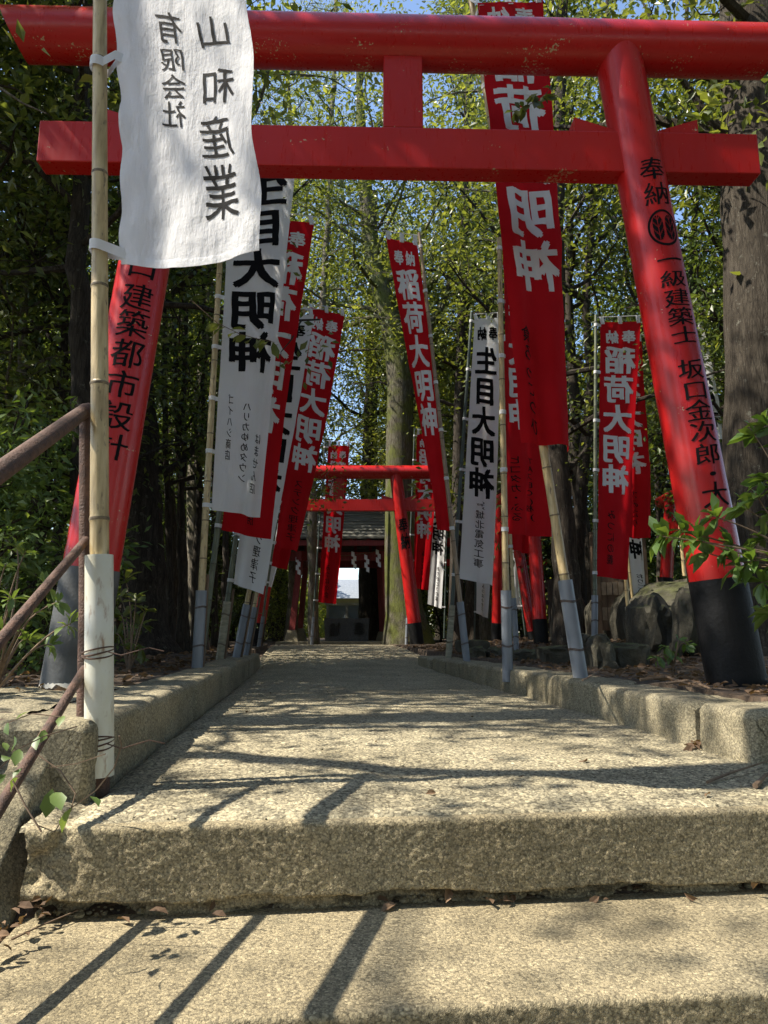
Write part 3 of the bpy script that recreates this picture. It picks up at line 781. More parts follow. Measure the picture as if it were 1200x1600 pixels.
def banner(nm, col, base, zg, top, Yoff, corners, text, mir, small, labels, dy=.3, side='R', r=.026, canem='bam', amp=.03, tabs=6, sleeve='pvc', slh=.55, sag=0., seed=1,
           hdr=True, tx=(.10, .69), hd=(.035, .09), small_spec=None, baseY=None, topdy=0.0, stake=True, bold=.040, u_in=.10, nseg=(16, 64), dyb=None, twist=0., toprod=True):
    B0 = PY(*base, baseY) if baseY else G(*base, zg)
    T0 = PY(*top, B0.y + topdy)
    Yp = lambda z: B0.y + topdy * (z - B0.z) / (T0.z - B0.z) - .0
    TLp, TRp, BLp, BRp = corners
    dyb = dy if dyb is None else dyb
    y0 = B0.y + Yoff
    if side == 'R':
        c = [PY(*TLp, y0 + topdy), PY(*TRp, y0 + topdy + dy), PY(*BLp, y0 + topdy * .3), PY(*BRp, y0 + topdy * .3 + dyb)]
    else:
        c = [PY(*TLp, y0 + topdy + dy), PY(*TRp, y0 + topdy), PY(*BLp, y0 + topdy * .3 + dyb), PY(*BRp, y0 + topdy * .3)]
    surf, n = make_surface(c, amp, seed, sag, side, twist=twist)
    lab_b, lab_p, lab_s = labels
    grp = 'shrine banners along the path'
    o = thing('banner', lab_b, 'banner', (c[0] + c[1]) / 2, grp)
    nu, nv = nseg; U, Vv = np.meshgrid(np.linspace(0, 1, nu), np.linspace(0, 1, nv))
    P_ = surf(U.ravel(), Vv.ravel(), np.zeros(U.size)).reshape(nv, nu, 3)
    cl = grid_mesh('cloth', P_, M['cred' if col == 'r' else 'cwhite'], o, None)
    ink = M['wink' if col == 'r' else 'ink']
    it = []
    m = (1 - 2 * u_in)
    if hdr:
        h0, h1 = hd
        pair = [('奉', .14, .46), ('納', .54, .86)]
        if mir: pair = [('納', .12, .46), ('奉', .54, .88)]
        for ch, a, b_ in pair: it.append((ch, a, h0, b_, h1, mir, bold))
    if text:
        v0, v1 = tx; k = (v1 - v0) / len(text)
        for i, ch in enumerate(text): it.append((ch, u_in, v0 + k * i, 1 - u_in, v0 + k * (i + .97), mir, bold))
    lettering(it, surf, [.0025, -.0025], 'lettering', ink, cl)
    if small:
        it = []
        for (txt, uc, w, v0, v1) in small:
            k = (v1 - v0) / len(txt)
            for i, ch in enumerate(txt): it.append((ch, uc - w / 2, v0 + k * i, uc + w / 2, v0 + k * (i + .95), mir, .008))
        lettering(it, surf, [.0025, -.0025], 'small_lettering', M['ink'], cl)
    # pole
    p = thing('banner_pole', lab_p, 'pole', B0, 'banner poles along the path')
    ax = (T0 - B0).normalized()
    cane(B0 + ax * .04, T0, r, M[canem], p, seed)
    # top rod and tabs
    eu = 0.0 if side == 'R' else 1.0
    if toprod:
        e1 = Vector(surf([1 - eu], [0.0], np.zeros(1))[0]) + Vector((0, 0, .07)); d_ = (e1 - T0)
        mb = MB(); mb.tube([T0 - ax * .03, e1 + d_.normalized() * .12], [.005, .004], 6); mb.obj('top_rod', M['rod'], p)
        for uu in (.06, .5, .94):
            q = Vector(surf([uu], [0.0], np.zeros(1))[0]); kk = max(0, min(1, (q - T0).dot(d_) / d_.dot(d_))); w = T0 - ax * .03 + (e1 - T0 + ax * .03) * kk
            mb = MB(); hx = (c[1] - c[0]).normalized() * .022; q2 = q - Vector((0, 0, .02)); nn = Vector(n) * .004
            mb.hexa([q2 - hx - nn, q2 + hx - nn, q2 + hx + nn, q2 - hx + nn, w - hx - nn, w + hx - nn, w + hx + nn * 2, w - hx + nn * 2]); mb.obj('tab', M['tab'], cl, smooth=False)
    for v in (tabs if isinstance(tabs, tuple) else [.012 + .976 * i / max(1, tabs - 1) for i in range(tabs)]):
        q = Vector(surf([eu + (.02 if side == 'R' else -.02)], [v], np.zeros(1))[0])
        kk = (q - B0).dot(ax); cpt = B0 + ax * kk; rr = r * (1 - .3 * kk / (T0 - B0).length) + .004
        mb = MB(); ring_band(mb, cpt, ax, rr, .032)
        d_ = (q - cpt); L_ = d_.length
        if L_ > rr:
            f_ = Vector((0, -1, 0)); f_ = (f_ - d_ * f_.dot(d_) / d_.dot(d_)).normalized(); a0 = cpt + f_ * rr * .7
            mid = (a0 + q) / 2; hx = (q - a0) / 2; uz = hx.cross(f_).normalized() * .016
            if uz.length < .01: uz = Vector((0, 0, .016))
            mb.box(mid, hx, uz, f_ * .0015)
        mb.obj('tab', M['tab'], cl)
    if sleeve:
        s = thing('pole_sleeve', lab_s, 'pipe', B0, 'pipe sleeves holding the banner poles')
        mb = MB(); ro, ri = r * 1.46, r * 1.28; k = 28
        mb.tube([B0 - ax * .1, B0 + ax * slh, B0 + ax * slh, B0 + ax * (slh - .12)], [ro, ro, ri, ri], k, cap=False); mb.obj('pipe', M[sleeve], s, sharp=35)
        for hh in (.28, .78):
            mb = MB()
            for e in (-.004, .003):
                pts = [B0 + ax * (slh * hh + e + .006 * math.sin(a * 2 + seed)) + (ax.orthogonal().normalized() * math.cos(a) + ax.cross(ax.orthogonal().normalized()) * math.sin(a)) * (ro + .0025) for a in np.linspace(0, 6.28, 25)]
                mb.tube(pts, .0022, 5)
            q0 = B0 + ax * slh * hh + Vector((ro, -.01, 0)); mb.tube([q0, q0 + Vector((.03, -.01, .02)), q0 + Vector((.05, 0, -.03))], .0016, 4)
            mb.obj('wire_tie', M['wire'], s)
        if stake:
            q0 = B0 + Vector((ro * .7, ro * 1.1, -.1)); mb = MB(); mb.tube([q0, q0 + Vector((.0, 0, 0)) + ax * (slh + .22)], [.014, .012], 7); mb.obj('stake', M['wood'], s)
    return o, c, surf, B0, T0

ZG = .178
# near white banner hung from the big bamboo on the left
def near_banner():
    Yn = 2.02; B0 = PY(155, 1213, Yn); T0 = PY(156.5, -330, Yn); ax = (T0 - B0).normalized()
    p = thing('banner_pole', 'thick tan bamboo pole lashed beside the rusty handrail', 'pole', B0, 'banner poles along the path')
    cane(B0 + ax * .12, T0, .0275, M['bam'], p, 40, nodes_=.36)
    s = thing('pole_sleeve', 'stained white pipe sleeve wired to the handrail post', 'pipe', B0, 'pipe sleeves holding the banner poles')
    top = PY(155, 868, Yn); mb = MB(); h = (top - B0).length
    mb.tube([B0, top, top, B0 + ax * (h - .1)], [.0385, .0385, .034, .034], 36, cap=False); mb.tube([B0, B0 + ax * .05], [.034, .034], 24, cap=False); mb.obj('pipe', M['wpvc'], s, sharp=35)
    for hh, loops in ((.150, 4), (.555, 3)):
        mb = MB()
        for q in range(loops):
            ph = q * .9
            pts = [B0 + ax * (h * hh + .010 * math.sin(a + ph) + q * .006 - .01) + Vector((math.cos(a) * .041 - .004, math.sin(a) * .041, 0)) for a in np.linspace(0, 6.28, 28)]
            mb.tube(pts, .0024, 6)
        q0 = B0 + ax * h * hh + Vector((.03, -.03, 0)); mb.tube([q0, q0 + Vector((.05, -.02, -.01)), q0 + Vector((.12, -.01, .01)), q0 + Vector((.16, .0, .0))], .0018, 5)
        mb.obj('wire_tie', M['wire'], s)
    mb = MB(); mb.tube([B0 - ax * .10, B0 + ax * .02], [.026, .028], 14); mb.obj('stake', M['rust'], s)
    c = [PY(173, -300, Yn - .01), PY(376, -300, Yn - .20), PY(188, 412, Yn - .01), PY(409, 391, Yn - .18)]
    s0, n = make_surface(c, .012, 3, .030, 'R', 1.3)
    def surf(u, v, off):
        u = np.asarray(u, float); v = np.asarray(v, float)
        vv = v + .0; p_ = s0(u, vv, np.asarray(off) + .006 * np.sin(v * 55) * np.exp(-((u) / .12) ** 2) + .004 * np.sin(u * 21 + 6 * vnoise(v * 5, 0, 1)) * (1 - v * .6) + .0012 * vnoise(u * 26, v * 60, 3))
        p_[:, 0] += .009 * np.sin(v * 22 + 1) * u - .012 * np.sin(np.clip((v - .55) / .40, 0, 1) * math.pi) * (1 - u) * -1
        return p_
    o = thing('banner', 'close white banner with reversed black brush writing and curved hem', 'banner', (c[0] + c[1]) / 2, 'shrine banners along the path')
    nu, nv = 60, 170; U, Vv = np.meshgrid(np.linspace(0, 1, nu), np.linspace(0, 1, nv))
    P_ = surf(U.ravel(), Vv.ravel(), np.zeros(U.size)).reshape(nv, nu, 3)
    cl = grid_mesh('cloth', P_, M['cwhite'], o, None)
    # sewn hem along the bottom
    U, Vv = np.meshgrid(np.linspace(0, 1, nu), np.linspace(.984, 1.0, 4)); 
    grid_mesh('hem', surf(U.ravel(), Vv.ravel(), np.full(U.size, .0022)).reshape(4, nu, 3), M['cwhite'], cl, None)
    def vat(py): return np.interp(py, [-300, 412], [0, 1])
    it = []
    for ch, y0, y1 in (('有', 34, 86), ('限', 90, 128), ('会', 130, 170), ('社', 170, 212)): it.append((ch, .315, vat(y0), .515, vat(y1), True, .004))
    for ch, y0, y1 in (('山', 42, 96), ('和', 124, 184), ('産', 196, 264), ('業', 268, 356)): it.append((ch, .60, vat(y0), .86, vat(y1), True, .006))
    lettering(it, surf, [.002, -.002], 'lettering', M['ink'], cl)
    for py in (-160, 106, 391):
        v = vat(py + 8); q = Vector(surf([.03], [v], np.zeros(1))[0]); cpt = B0 + ax * (PY(156, py, Yn) - B0).dot(ax)
        mb = MB(); U = np.linspace(-.3, math.pi * 1.5, 26); rr = .031
        pts = [cpt + Vector((math.cos(a + math.pi * .5) * rr * -1, math.sin(a + math.pi * .5) * rr * -1 , 0)) for a in np.linspace(math.pi * .0, math.pi * 1.0, 14)]
        loop = [q + Vector((.02, 0, -.004)), q + Vector((-.012, -.012, .004))] + [cpt + Vector((rr * math.cos(a), rr * math.sin(a), .006 - .006 * math.cos(a))) for a in np.linspace(-.9, -2 * math.pi + .9, 20)] + [q + Vector((-.012, .012, .004)), q + Vector((.02, .003, -.004))]
        n_ = len(loop); hz = Vector((0, 0, .0165)); V = [p_ - hz for p_ in loop] + [p_ + hz for p_ in loop]
        mb.add(V, [(i, i+1, n_ + i+1, n_ + i) for i in range(n_ - 1)]); mb.obj('tab', M['tab'], cl)
near_banner()

banner('L1', 'w', (308, 1043), ZG, (354, 222), 0, [(364, 236), (465, 228), (332, 797), (409, 808)], IKI, True,
       [('はません店', .80, .15, .79, .945), ('ハリカゆめタウン', .50, .15, .715, .925), ('ゴイハシ商店', .22, .10, .695, .87)],
       ('white banner with large black reversed letters hanging left of the path', 'tan bamboo pole of the large white banner', 'grey pipe sleeve at the left kerb, nearest one'),
       dy=.28, amp=.022, tabs=8, seed=11, hdr=True, hd=(.005, .03), tx=(.06, .64), r=.027)
banner('L2', 'r', (314, 1037), ZG, (402, 322), 0, [(406, 342), (492, 348), (345, 828), (418, 843)], INA, True, [('ハン工房', .6, .16, .80, .97)],
       ('red banner with reversed white letters half hidden by the large white banner', 'green bamboo pole behind the tan bamboo pole', None), dy=.3, amp=.03, tabs=8, seed=12, canem='gbam', sleeve=None, r=.026)
banner('L3', 'w', (343, 1033), ZG, (416, 478), 0, [(420, 490), (490, 492), (363, 912), (414, 929)], IKI, True, [('ミク理津子', .55, .2, .76, .98)],
       ('narrow white banner squeezed between two red ones, signed low down', 'grey green bamboo pole of the narrow white banner', 'old pale bamboo sleeve bound with wire'), dy=.3, amp=.025, tabs=7, seed=13, canem='gbam', sleeve='opvc', baseY=6.7, r=.025)
banner('L4', 'r', (369, 1028), ZG, (478, 470), 0, [(484, 480), (537, 492), (430, 853), (470, 863)], INA, True, [('ステンク理津子', .50, .22, .72, .97)],
       ('red banner with clear reversed white letters, its top rod tilted', 'tan bamboo pole of the red banner with tilted rod', 'grey pipe sleeve third from the near left kerb end'), dy=.32, amp=.03, tabs=7, seed=14, r=.027, canem='bam', baseY=7.4)
banner('L5', 'r', (383, 1026), ZG, (470, 555), 0, [(478, 565), (512, 568), (423, 884), (449, 891)], INA, True, [],
       ('red banner of which only the lower hem shows under its neighbour', 'bamboo pole almost hidden behind red banners on the left', 'slim grey pipe sleeve beside a matching one on the left kerb'), dy=.25, amp=.03, tabs=5, seed=15, baseY=8.0, r=.022)
banner('L6', 'w', (404, 1011), ZG, (462, 610), 0, [(468, 618), (500, 620), (404, 912), (424, 918)], IKI, True, [],
       ('white banner showing a sliver beside the black post foot', 'thin pole behind the distant left torii post', 'thin grey sleeve next to the distant black post foot'), dy=.25, amp=.03, tabs=4, seed=16, baseY=13.0, r=.022, canem='gbam')
banner('L7', 'r', (487, 1006), ZG, (508, 686), 0, [(513, 696), (546, 696), (497, 941), (526, 944)], INA, True, [('みつはの会', .42, .22, .76, .97)],
       ('red banner hanging in front of the pavilion roof, crossed by the far gate', 'thin grey pole beside the brown trunk at the path end', 'grey sleeve at the foot of the brown trunk'), dy=.15, amp=.03, tabs=7, seed=17, baseY=14.9, r=.022, canem='dbam', stake=True)

banner('R1', 'r', (907, 1057), ZG, (735, -8), -.13, [(746, 4), (846, 2), (822, 690), (895, 704)], INA, True, [('食ろっこつひ', .22, .22, .755, .985)],
       ('long red banner with big reversed white letters hanging through the gate', 'tan bamboo pole leaning left under the long red banner', 'grey pipe sleeve beside the right kerb, nearest one'),
       dy=.24, dyb=.22, amp=.04, tabs=(.012, .175, .34), seed=21, r=.029, tx=(.085, .685), hd=(.012, .07), twist=.05, bold=.036)
banner('R2', 'r', (793, 1043), ZG, (780, 372), 0, [(785, 384), (850, 384), (791, 833), (853, 840)], INA, True, [('ヒコタカ・ふる', .25, .2, .74, .96), ('TAスEC(株)', .62, .2, .74, .95)],
       ('red banner with faded letters just behind the long red one', 'upright tan bamboo pole right of the white banner', 'grey pipe sleeve standing upright in the middle of the right kerb'),
       dy=.28, amp=.035, tabs=6, seed=22, r=.026, tx=(.10, .66))
banner('R3', 'w', (701, 1025), ZG, (737, 488), 0, [(742, 498), (783, 496), (717, 904), (771, 915)], IKI, True, [('(有)', .52, .30, .705, .735), ('城北電気工事', .52, .30, .74, .95)],
       ('white banner with black reversed letters right of the path', 'dark green pole of the white banner on the right', 'pale bamboo sleeve at the right kerb'),
       dy=.12, amp=.02, tabs=6, seed=23, r=.024, canem='dbam', sleeve='opvc', baseY=7.9, tx=(.115, .70), stake=False)
banner('R4', 'r', (729, 1031), ZG, (655, 364), 0, [(604, 371), (652, 381), (682, 827), (710, 831)], INA, False, [],
       ('red banner with upright readable white letters leaning over the path', 'brown bamboo pole leaning left of the white banner', 'grey pipe sleeve leaning beside the pale bamboo sleeve'),
       dy=-.05, dyb=.25, amp=.035, tabs=7, seed=24, side='L', r=.024, canem='bbam', baseY=6.9, stake=False)
banner('R5', 'r', (929, 985), ZG, (931, 492), 0, [(938, 504), (1001, 502), (932, 900), (982, 906)], INA, True, [('みつにの義', .40, .24, .745, .955)],
       ('red banner with full reversed white letters left of the right gate post', 'dark green pole behind the low stone wall', 'grey pipe sleeve behind the low stone wall'),
       dy=.12, amp=.022, tabs=6, seed=25, r=.022, canem='gbam', baseY=7.2, slh=.35)
banner('R6', 'r', (984, 990), ZG, (950, 520), 0, [(955, 530), (1004, 530), (972, 838), (1014, 842)], INA, True, [('大みたり', .6, .22, .76, .95)],
       ('red banner peeping out behind its twin left of the right gate post', 'tan bamboo pole among the boulders', 'pale sleeve among the boulders'),
       dy=.12, amp=.045, tabs=5, seed=26, r=.022, baseY=8.2, slh=.3, sleeve='opvc')
banner('R7', 'w', (1070, 905), ZG, (1034, 480), 0, [(1040, 500), (1098, 508), (1074, 682), (1133, 691)], IKI, True, [],
       ('white banner partly hidden behind the right gate post', 'yellow bamboo pole touching the right gate post', None),
       dy=.1, amp=.03, tabs=4, seed=27, r=.024, baseY=8.6, sleeve=None, tx=(.10, .9), hd=(.02, .08))
banner('R8', 'r', (1192, 905), ZG, (1166, 598), 0, [(1169, 610), (1212, 610), (1180, 690), (1222, 694)], '', True, [],
       ('short red banner by the big trunk at the right edge', 'thin pole by the big trunk at the right edge', None), dy=.1, amp=.02, tabs=3, seed=28, r=.02, baseY=9.5, sleeve=None, canem='gbam', hdr=False)
banner('R9', 'w', (994, 990), ZG, (962, 690), 0, [(966, 700), (994, 704), (990, 950), (1015, 957)], IKI, True, [('おりこの竹林', .5, .35, .78, .97)],
       ('small white banner slanting beside the boulder', 'thin pole slanting beside the boulder', None), dy=.1, amp=.02, tabs=4, seed=29, r=.018, baseY=9.0, sleeve=None, tx=(.06, .7), hdr=False)
banner('R10', 'r', (635, 1008), ZG, (648, 668), 0, [(651, 678), (690, 678), (646, 919), (669, 922)], INA, True, [('みなとの会', .5, .22, .76, .96)],
       ('red banner behind the right post of the distant gate', 'dark thin pole by the mossy trunk', 'dark grey sleeve by the mossy trunk foot'), dy=.15, amp=.03, tabs=7, seed=30, r=.022, canem='dbam', baseY=14.8)
banner('R11', 'w', (694, 1000), ZG, (700, 735), 0, [(678, 742), (701, 742), (669, 944), (690, 951)], IKI, True, [('ありがとうの家', .6, .25, .7, .96)],
       ('small white banner far off between two dark trunks', 'far thin pole between two dark trunks', None), dy=.1, amp=.03, tabs=4, seed=31, r=.02, canem='dbam', baseY=16.0, sleeve=None, side='L', tx=(.08, .62))
banner('R12', 'r', (807, 1019), ZG, (780, 520), 0, [(786, 530), (832, 530), (792, 858), (829, 864)], INA, True, [],
       ('red banner showing its hem below the faded red one', 'tan bamboo pole behind the upright one on the right', 'slim grey sleeve behind the upright one on the right'), dy=.15, amp=.03, tabs=5, seed=32, r=.02, baseY=7.4)
banner('R13', 'w', (741, 1003), ZG, (746, 770), 0, [(748, 778), (772, 778), (744, 958), (762, 966)], IKI, True, [('みつはの竹子', .5, .3, .74, .97)],
       ('small white banner by the reddish trunk', 'thin pole by the reddish trunk', None), dy=.1, amp=.03, tabs=4, seed=33, r=.018, canem='dbam', baseY=15.2, sleeve=None, tx=(.08, .68))
banner('R14', 'w', (822, 1000), ZG, (786, 720), 0, [(790, 728), (808, 728), (806, 950), (822, 955)], IKI, True, [('たけの会', .5, .3, .78, .95)],
       ('small white banner between the thin red posts', 'thin pole between the thin red posts', None), dy=.1, amp=.03, tabs=4, seed=34, r=.018, canem='dbam', baseY=14.6, sleeve=None, tx=(.08, .7))
banner('R15', 'r', (725, 1000), ZG, (727, 830), 0, [(704, 838), (724, 838), (709, 979), (721, 982)], INA, True, [],
       ('tiny far red banner under the low gate beam', 'tiny far pole under the low gate beam', None), dy=.1, amp=.02, tabs=3, seed=35, r=.016, canem='dbam', baseY=18, sleeve=None, side='L', hdr=False)
banner('R16', 'r', (610, 1000), ZG, (604, 845), 0, [(601, 850), (614, 850), (600, 972), (611, 976)], INA, True, [],
       ('tiny far red banner just right of the pavilion post', 'tiny far pole just right of the pavilion post', None), dy=.1, amp=.02, tabs=3, seed=36, r=.016, canem='dbam', baseY=19.5, sleeve=None, hdr=False)

# ================================================================== HANDRAIL
YH = 2.08
hr = thing('handrail', 'rusty pipe handrail with three sloping rails beside the steps', 'handrail', PY(133, 1228, YH))
P0 = PY(135, 640, YH)
mb = MB(); mb.tube([PY(133, 1228, YH) - Vector((0, 0, .15)), PY(134, 950, YH), P0 - Vector((0, 0, .01))], .0195, 16); mb.obj('post', M['rust'], hr)
def rail(p, q, r_, bend):
    p, q = Vector(p), Vector(q); pts = []
    if bend: pts += [p + Vector((.004, .012, -.035)), p + Vector((.002, .014, -.012)), p + Vector((0, .006, .004))]
    pts += [p.lerp(q, k) for k in (.02, .3, .6, 1.0, 1.8, 2.8, 3.6)]
    mb = MB(); mb.tube(pts, r_, 16); return mb.obj('rail', M['rust'], hr)
rail(P0, PY(0, 737, 1.423), .0215, True)
rail(PY(136, 842, YH), PY(0, 1002, 1.452), .0125, False)
rail(PY(134, 1042, YH), PY(0, 1262, 1.471), .0125, False)
q = P0.lerp(PY(0, 737, 1.423), 2.6); mb = MB(); mb.tube([q, Vector((q.x, q.y, q.z - 1.25))], .0195, 12); mb.obj('post', M['rust'], hr)

# ================================================================== WATER PAVILION at the end of the path
pv = thing('water_pavilion', 'small open pavilion with board roof and dark red posts', 'pavilion', Vector((-.95, 17.5, .185)))
X0, X1, YF, YB = -3.45, 1.5, 16.4, 19.4; YM = (YF + YB) / 2; ZE, ZR = 2.60, 3.62
mb = MB(); nC = 11
for sd in (-1, 1):
    ye = YF if sd < 0 else YB
    for i in range(nC):
        k0, k1 = i / nC, (i + 1.25) / nC
        a = Vector((0, ye + (YM - ye) * k0, ZE + (ZR - ZE) * k0)); b_ = Vector((0, ye + (YM - ye) * min(k1, 1.02), ZE + (ZR - ZE) * min(k1, 1.02)))
        up = Vector((0, 0, .035)); wob = .01 * math.sin(i * 2.7)
        mb.hexa([(X0 + wob, a.y, a.z), (X1 + wob, a.y, a.z), (X1, b_.y, b_.z - .02), (X0, b_.y, b_.z - .02), (X0 + wob, a.y, a.z + .05), (X1 + wob, a.y, a.z + .05), (X1, b_.y, b_.z + .012), (X0, b_.y, b_.z + .012)])
roof = mb.obj('roof', M['shingle'], pv, smooth=False)
mb = MB(); mb.box((-.97, YM, ZR + .06), (2.5, 0, 0), (0, .12, 0), (0, 0, .06)); mb.obj('ridge', M['shingle'], roof, smooth=False)
for i in range(12):
    x = X0 + .25 + i * (X1 - X0 - .5) / 11; mb = MB()
    for ye in (YF + .06, YB - .06):
        a = Vector((x, ye, ZE - .05)); b_ = Vector((x, YM, ZR - .07)); d_ = (b_ - a) / 2; mb.box((a + b_) / 2, (.035, 0, 0), d_, (0, 0, .04))
    mb.obj('rafter', M['dullred'], pv, smooth=False)
FL, FR, BLp_, BRp_ = (PY(456, 988, 16.9), PY(468, 884, 16.9)), (PY(606, 992, 16.9), PY(600, 872, 16.9)), (PY(469, 985, 18.8), PY(479, 866, 18.8)), (PY(597, 990, 18.8), PY(592, 866, 18.8))
for (b_, t_) in (FL, FR, BLp_, BRp_):
    ax = (t_ - b_).normalized(); tt = t_ + ax * .35; mb = MB(); mb.box((b_ + tt) / 2, (.07, 0, 0), (0, .07, 0), (tt - b_) / 2); po = mb.obj('post', M['dullred'], pv, smooth=False)
    zb = .185; mb = MB(); q = Vector((b_.x, b_.y, zb)); h = max(.12, b_.z - zb + .05)
    mb.hexa([q + Vector(v) for v in ((-.19, -.19, -.05), (.19, -.19, -.05), (.19, .19, -.05), (-.19, .19, -.05), (-.10, -.10, h), (.10, -.10, h), (.10, .10, h), (-.10, .10, h))]); mb.obj('footing', M['kerb'], po, smooth=False)
zt = FL[1].z + .22
for a, b_ in ((FL, FR), (BLp_, BRp_), (FL, BLp_), (FR, BRp_)):
    p_, q_ = Vector((a[1].x, a[1].y, zt)), Vector((b_[1].x, b_[1].y, zt)); d_ = (q_ - p_); e = d_.normalized() * .25
    mb = MB(); mb.box((p_ + q_) / 2, d_ / 2 + e, Vector((-d_.y, d_.x, 0)).normalized() * .06, (0, 0, .10)); mb.obj('beam', M['dullred'], pv, smooth=False)
mb = MB(); mb.box((-.95, YF + .10, ZE - .10), (2.35, 0, 0), (0, .05, 0), (0, 0, .06)); mb.obj('beam', M['dullred'], pv, smooth=False)
mb = MB(); mb.box((-.95, 17.8, .20), (1.5, 0, 0), (0, 1.5, 0), (0, 0, .03)); mb.obj('floor_slab', M['kerb'], pv, smooth=False)
rp = thing('paper_streamers', 'rope with white zigzag paper streamers under the pavilion beam', 'streamers', PY(570, 862, 16.7))
mb = MB(); mb.tube([PY(520, 868, 16.7), PY(545, 868, 16.7), PY(575, 864, 16.7), PY(606, 858, 16.7), PY(640, 850, 16.7)], .008, 6); mb.obj('rope', M['wood'], rp)
for px, py in ((553, 861), (573, 866), (591, 858), (466, 870)):
    mb = MB(); q = PY(px, py, 16.68); w = .036
    for i in range(4):
        x = (-.022, .022, -.016, .026)[i]; z0, z1 = -.095 * i, -.095 * i - .12
        mb.add([q + Vector((x - w, -.002 * i, z0)), q + Vector((x + w, -.002 * i, z0 - .03)), q + Vector((x + w, -.02 - .002 * i, z1 - .03)), q + Vector((x - w, -.02 - .002 * i, z1))], [(0, 1, 2, 3)])
    mb.obj('streamer', M['paper'], rp, smooth=False)
bs = thing('water_basin', 'dark stone water basin carved with two letters inside the pavilion', 'basin', PY(541, 997, 17.3))
BX0, BX1, BZ0, BZ1 = PY(506, 0, 17.3).x * 0 + PY(506, 980, 17.3).x, PY(577, 980, 17.3).x, .23, PY(540, 966, 17.3).z
mb = MB(); w_ = .10; yb0, yb1 = 17.3, 18.0; cx, cy = (BX0 + BX1) / 2, (yb0 + yb1) / 2; hx, hy = (BX1 - BX0) / 2, .35
def rect(z, i): return [(cx - hx + i, cy - hy + i, z), (cx + hx - i, cy - hy + i, z), (cx + hx - i, cy + hy - i, z), (cx - hx + i, cy + hy - i, z)]
V = rect(BZ0, .03) + rect(BZ1, 0) + rect(BZ1, w_) + rect(BZ1 - .14, w_ + .02)
mb.add(V, [(3,2,1,0)] + [(r_*4 + i, r_*4 + (i+1) % 4, r_*4 + 4 + (i+1) % 4, r_*4 + 4 + i) for r_ in range(3) for i in range(4)] + [(12, 13, 14, 15)]); bb = mb.obj('trough', M['granite'], bs, smooth=False)
mb = MB(); mb.add(rect(BZ1 - .05, w_ + .005), [(0, 1, 2, 3)]); mb.obj('water', simple('dark_water', (.02, .03, .03), None, rough=.05), bs, smooth=False)
def bsurf(u, v, off): return np.stack([cx + hx * (2 * np.asarray(u) - 1), cy - hy + .018 * (1 - 0 * np.asarray(u)) - .022 + 0 * np.asarray(u), BZ1 - (BZ1 - BZ0) * np.asarray(v)], -1)
lettering([('献', .12, .15, .38, .80, False, .01), ('奉', .64, .15, .90, .80, False, .01)], bsurf, [0], 'lettering', simple('worn_carving', (.16, .16, .15), None, rough=.9), bb)
# pale panel and house behind
pn = thing('panel_fence', 'pale blue grey panel fence seen through the pavilion', 'fence', Vector((-1.7, 23, .19)))
mb = MB(); p0, p1 = PY(512, 968, 23), PY(572, 946, 23); mb.box(((p0.x + p1.x) / 2, 23, (.19 + p1.z) / 2), ((p1.x - p0.x) / 2, 0, 0), (0, .03, 0), (0, 0, (p1.z - .19) / 2)); mb.obj('panel', M['paleblue'], pn, smooth=False)
for k in range(3):
    mb = MB(); x = p0.x + (p1.x - p0.x) * k / 2; mb.box((x, 22.95, (.19 + p1.z) / 2 + .03), (.04, 0, 0), (0, .04, 0), (0, 0, (p1.z - .19) / 2 + .03)); mb.obj('fence_post', M['palewall'], pn, smooth=False)
mb = MB(); mb.box(((p0.x + p1.x) / 2, 22.95, p1.z + .05), ((p1.x - p0.x) / 2 + .1, 0, 0), (0, .05, 0), (0, 0, .035)); mb.obj('rail', M['palewall'], pn, smooth=False)
hs = thing('house', 'pale house with grey tiled roof far behind the pavilion', 'house', Vector((-3.5, 50, .19)))
mb = MB(); mb.box((-3.5, 52, 1.5), (6, 0, 0), (0, 3, 0), (0, 0, 1.4)); mb.obj('wall', M['palewall'], hs, smooth=False)
mb = MB(); mb.hexa([(-10, 48, 2.75), (3, 48, 2.75), (3, 56, 2.75), (-10, 56, 2.75), (-9, 51.9, 4.3), (2, 51.9, 4.3), (2, 52.1, 4.3), (-9, 52.1, 4.3)]); mb.obj('roof', M['tile'], hs, smooth=False)
for x in (-7, -4.6, -2, .6):
    mb = MB(); mb.box((x, 48.98, 1.6), (.6, 0, 0), (0, .03, 0), (0, 0, .55)); mb.obj('window', M['granite'], hs, smooth=False)

